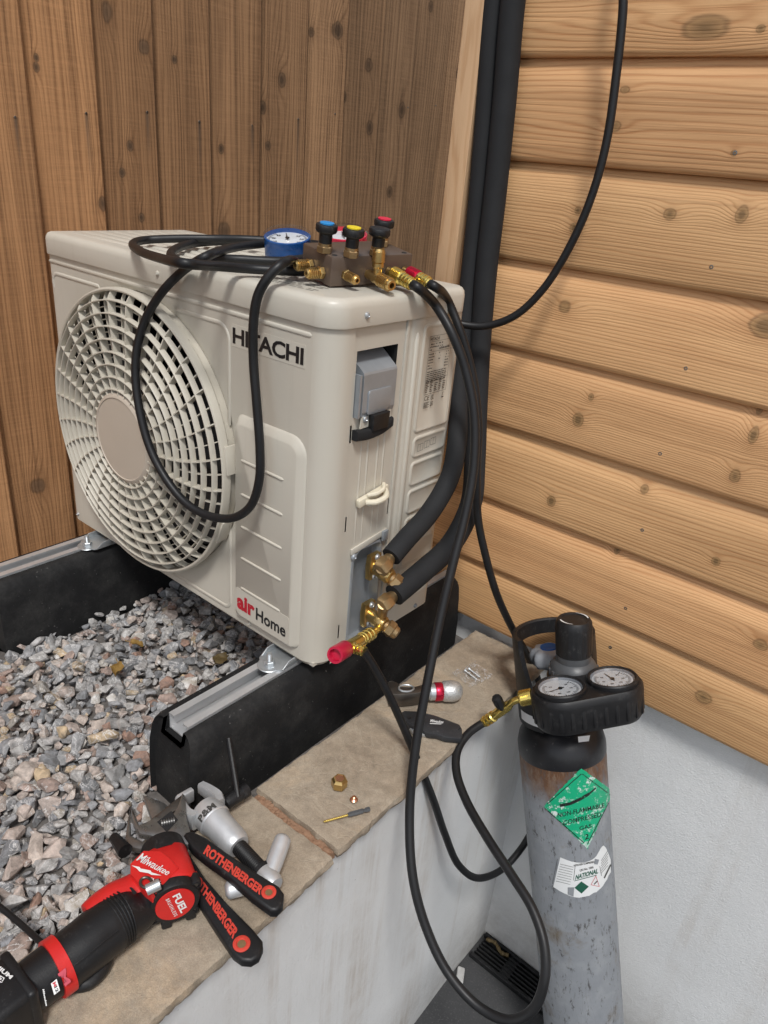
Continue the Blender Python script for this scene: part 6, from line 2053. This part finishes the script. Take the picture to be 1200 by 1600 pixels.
# trigger lever under the grip, steel catch and lugs
tr = MB()
tr.tube(catmull([ray(172, 1478, 'z', SLABZ + .012), ray(160, 1512, 'z', SLABZ + .010), ray(138, 1535, 'z', SLABZ + .009), ray(112, 1540, 'z', SLABZ + .010)], 6), 0.0075, 12)
tr.build('trigger', M['plastic'], ct)
hk0 = on_plane(229, 1391, TP + tn * 0.004, tn); hk1 = on_plane(250, 1381, TP + tn * 0.005, tn)
MB().cyl(hk0, hk1, 0.0056, n=18).build('steel_catch', M['zinc'], ct)
lpz = [on_plane(228 + 9 * math.cos(a), 1379 + 8 * math.sin(a), TP + tn * 0.002, tn) for a in [k * 2 * math.pi / 16 for k in range(17)]]
MB().tube(lpz, 0.0016, 8, cap=False).build('catch_loop', M['steel_dark'], ct)
m = MB()
bq = [on_plane(a, b, TP - tn * 0.0002, tn) for a, b in zt1([(492, 462), (512, 455), (562, 505), (550, 525), (530, 522)])]
m.add(bq, [tuple(range(5))]); m.build('charge_gauge', M['ink'], shell, sm=0)
for oy_, ox_ in ((0.016, -0.026), (-0.010, -0.028)):
    MB().box(DC + hx * ox_ + hy_ * oy_ * (1 if hy_.dot(RT) > 0 else -1) - n_ * 0.004, (0.012, 0.011, 0.012), (hx, hy_, n_), 0.002).build('lug', M['plastic'], frc)
MB().tube([ray(178, 1308, 'z', SLABZ + .02), ray(196, 1330, 'z', SLABZ + .024)], [0.006, 0.009], 10).build('anvil', M['plastic'], ct)

# tube cutter
tcu = empty('tube_cutter', ray(660, 1082, 'z', SLABZ), 'steel tube cutter with red band and knurled silver knob', 'tube cutter')
zk = SLABZ + 0.0175
a, b = ray(612, 1084, 'z', zk), ray(722, 1079, 'z', zk)
d = (b - a).normalized(); L = (b - a).length
prof = [(0.0, L), (0.008, L - 0.001), (0.0135, L - 0.005), (0.0165, L - 0.012), (0.0172, L - 0.018)]
kp = prof + [(0.0165, L * .74), (0.0135, L * .70)]
MB().lathe(list(reversed(kp)), a, d, 40).build('knob', simple('knurled_steel', (0.56, 0.56, 0.55), 0.38, 0.6, 0.75, 520, 1.0, 520, 0.15), tcu)
MB().lathe([(0.0142, L * .60), (0.0150, L * .61), (0.0150, L * .70), (0.0142, L * .71)], a, d, 32).build('red_band', M['redanod'], tcu)
MB().lathe([(0.0100, L * .45), (0.0120, L * .52), (0.0135, L * .53), (0.0135, L * .60)], a, d, 32).build('neck', M['zinc'], tcu)
m = MB()
sv_ = d.cross(EZ).normalized()
fr3 = (d, sv_, EZ)
m.prism([(-0.006, -0.016), (0.004, -0.019), (0.012, -0.014), (0.016, -0.004), (0.034, -0.002), (0.056, -0.009), (0.056, 0.009), (0.034, 0.014), (0.010, 0.016), (-0.006, 0.013)], a - EZ * 0.015, fr3, 0.026, 0.003).build('frame', M['steel_dark'], tcu)
pts = [a + d * (0.022 + 0.012 * math.cos(t_)) + sv_ * 0.002 + sv_ * 0.008 * math.sin(t_) + EZ * 0.0115 for t_ in [k * 2 * math.pi / 20 for k in range(21)]]
MB().tube(pts, 0.0016, 8, False).build('roller_guard', M['zinc'], tcu)
MB().cyl(a + d * 0.002 + sv_ * -0.013 - EZ * 0.014, a + d * 0.002 + sv_ * -0.013 + EZ * 0.010, 0.006, n=18).build('cutting_wheel', M['steel'], tcu)

# folding knife
zf = SLABZ + 0.0135
kz = lambda pts: Zt(pts, 6.0, 590, 1030)
kn0 = ray(675, 1135, 'z', SLABZ)
kf = empty('folding_knife', kn0, 'folded utility knife with black handle and white script on the coping', 'knife')
hk = MB().prism(ppoly(kz([(225, 495), (250, 480), (380, 485), (530, 520), (640, 560), (770, 610), (792, 650), (797, 720), (780, 742), (640, 730), (560, 700), (470, 690), (400, 650), (300, 610), (262, 580)]), zf), V(0, 0, SLABZ + 0.003), ZUP, 0.0105, 0.002).build('handle', M['knifegrey'], kf)
MB().prism(ppoly(kz([(262, 590), (300, 612), (400, 655), (470, 692), (590, 710), (590, 722), (430, 712), (330, 690)]), SLABZ + 0.006), V(0, 0, SLABZ + 0.0022), ZUP, 0.005, 0.0006).build('blade', M['zinc'], kf)
m = MB()
pquad(m, 'Milwaukee', kz([(492, 590), (615, 600), (620, 578), (495, 562)]), zf + 0.0005, bold=0.02, shear=0.2)
q = [ray(a_, b_, 'z', zf + 0.0005) for a_, b_ in kz([(490, 600), (610, 604), (590, 610), (490, 606)])]
m.add(q, [(0, 1, 2, 3)])
m.build('lettering', M['white'], hk, sm=0)
c_ = ray(590 + 295 / 6, 1030 + 552 / 6, 'z', zf)
MB().lathe([(0.0032, 0), (0.003, 0.0006), (0, 0.0008)], c_, EZ, 16).build('pivot', M['plastic'], hk)
c_ = ray(590 + 765 / 6, 1030 + 655 / 6, 'z', zf)
MB().box(c_, (0.002, 0.006, 0.0006), (EX, EY, EZ)).build('lanyard_slot', M['dark'], hk)

# small fittings
p = ray(530, 1226, 'z', SLABZ + 0.004)
fnut = empty('flare_nut', (p.x, p.y, SLABZ), 'loose hexagonal flare nut with copper bore standing on the coping', 'nut')
MB().lathe([(0.0100, 0.0), (0.0112, 0.0015), (0.0112, 0.0115), (0.0100, 0.0128), (0.0085, 0.0150), (0.0070, 0.0152), (0.0062, 0.0135)], V(p.x, p.y, SLABZ + 0.001), EZ, 6, V(.8, .5, 0)).build('hexagon', M['brass'], fnut, sm=20)
MB().lathe([(0.0072, 0.0), (0.0066, -0.0025), (0.0030, -0.006), (0.0, -0.006)], V(p.x, p.y, SLABZ + 0.0158), EZ, 24).build('bore', M['copper'], fnut)
p = ray(553, 1249, 'z', SLABZ + 0.002)
tag(MB().lathe([(0.0052, 0.0), (0.0055, 0.001), (0.0030, 0.003), (0.0030, 0.0052), (0.0018, 0.0062), (0.0, 0.0063)], V(p.x, p.y, SLABZ + 0.0012), EZ, 18).build('valve_bonnet', M['copper']), 'tiny domed brass cap on the coping beside the flare nut', 'cap')
a, b = ray(505, 1284, 'z', SLABZ + 0.004), ray(578, 1264, 'z', SLABZ + 0.005)
db_ = empty('drill_bit', a.lerp(b, .5), 'gold tipped hex shank drill bit lying on the coping', 'drill bit')
d = (b - a).normalized(); L = (b - a).length
prof = []
for k in range(14):
    prof += [(0.0017 if k else 0.0004, L * .52 * k / 14), (0.0013, L * .52 * (k + .5) / 14)]
MB().lathe(prof + [(0.0017, L * .54)], a, d, 12).build('twist', M['gold'], db_)
MB().lathe([(0.0024, L * .52), (0.0034, L * .56), (0.0034, L * .84), (0.0025, L * .86), (0.0025, L * .89), (0.0034, L * .91), (0.0034, L * .985), (0.0024, L)], a, d, 6).build('hex_shank', M['greyplastic'], db_, sm=20)
for (q0, q1, lab) in (((727, 1048), (747, 1063), 'small steel screw nearer the cutter knob inside the clear film'), ((733, 1045), (751, 1059), 'small steel screw further from the cutter knob inside the clear film')):
    a, b = ray(*q0, 'z', SLABZ + 0.004), ray(*q1, 'z', SLABZ + 0.004)
    d = (b - a).normalized(); L = (b - a).length
    pr_s = []
    for k in range(12):
        pr_s += [(0.0016 if k < 11 else 0.0006, 0.003 + (L - .003) * k / 12), (0.0011, 0.003 + (L - .003) * (k + .5) / 12)]
    sc_ = empty('screw', a, lab, 'screw', 'screws in the film')
    MB().lathe([(0.0034, -0.0005), (0.0034, 0.0006), (0.0016, 0.003)], a, d, 14).build('screw_head', M['zinc'], sc_)
    MB().lathe(pr_s, a, d, 12).build('thread', M['zinc'], sc_)
m = MB()
c_ = ray(738, 1056, 'z', SLABZ)
n = 16
rp = random.Random(2)
vs_ = []
for j in range(n + 1):
    for i in range(n + 1):
        u, v_ = i / n - .5, j / n - .5
        z = SLABZ + 0.0065 + 0.004 * noise.noise(Vector((u * 9, v_ * 9, 3))) + 0.003 * noise.noise(Vector((u * 22, v_ * 22, 5))) - 0.012 * max(abs(u), abs(v_)) ** 2
        vs_.append(V(c_.x + u * 0.045 + v_ * 0.012, c_.y + v_ * 0.055 - u * 0.01, max(z, SLABZ + 0.0022)))
m.add(vs_, [(j * (n + 1) + i, j * (n + 1) + i + 1, (j + 1) * (n + 1) + i + 1, (j + 1) * (n + 1) + i) for j in range(n) for i in range(n)])
tag(m.build('plastic_film', M['film'], sm=60), 'crumpled scrap of clear plastic film over two screws', 'packaging')

# fallen leaves on the gravel
def leaf(px, py, L, W, rot, curl, mat, label):
    c = ray(px, py, 'z', GZ + 0.016)
    m = MB()
    n = 10
    vs_ = []
    for i in range(n + 1):
        t = i / n
        w = W * (math.sin(math.pi * t ** 0.8) ** 0.8 if 0 < t < 1 else 0.04)
        for s in (-1, -.5, 0, .5, 1):
            x = (t - .5) * L; y = s * w * (1 + .12 * math.sin(t * 19 + s))
            z = curl * (s * s) * W + 0.0025 * math.sin(t * 6 + s * 2) + 0.002 * noise.noise(Vector((x * 200, y * 200, px)))
            vs_.append(c + V(x * math.cos(rot) - y * math.sin(rot), x * math.sin(rot) + y * math.cos(rot), z))
    m.add(vs_, [(i * 5 + j, i * 5 + j + 1, i * 5 + 6 + j, i * 5 + 5 + j) for i in range(n) for j in range(4)])
    m.tube([c + V(-L * .5 * math.cos(rot), -L * .5 * math.sin(rot), 0), c + V(-L * .85 * math.cos(rot + .2), -L * .85 * math.sin(rot + .2), 0.003)], 0.0008, 6)
    tag(m.build('fallen_leaf', M[mat], sm=60), label, 'leaf', 'fallen leaves on the gravel')
leaf(183, 1047, 0.034, 0.0105, R_(-40), 0.5, 'leaf', 'curled yellow leaf on the open gravel between the rubber feet')
leaf(345, 1030, 0.030, 0.0145, R_(100), 0.25, 'leafbrown', 'flat olive brown leaf on the gravel in the shade beside the nearer rubber foot')
leaf(214, 1006, 0.026, 0.0085, R_(20), 0.4, 'leaf', 'small folded ochre leaf on the gravel in the shade of the fan grille')
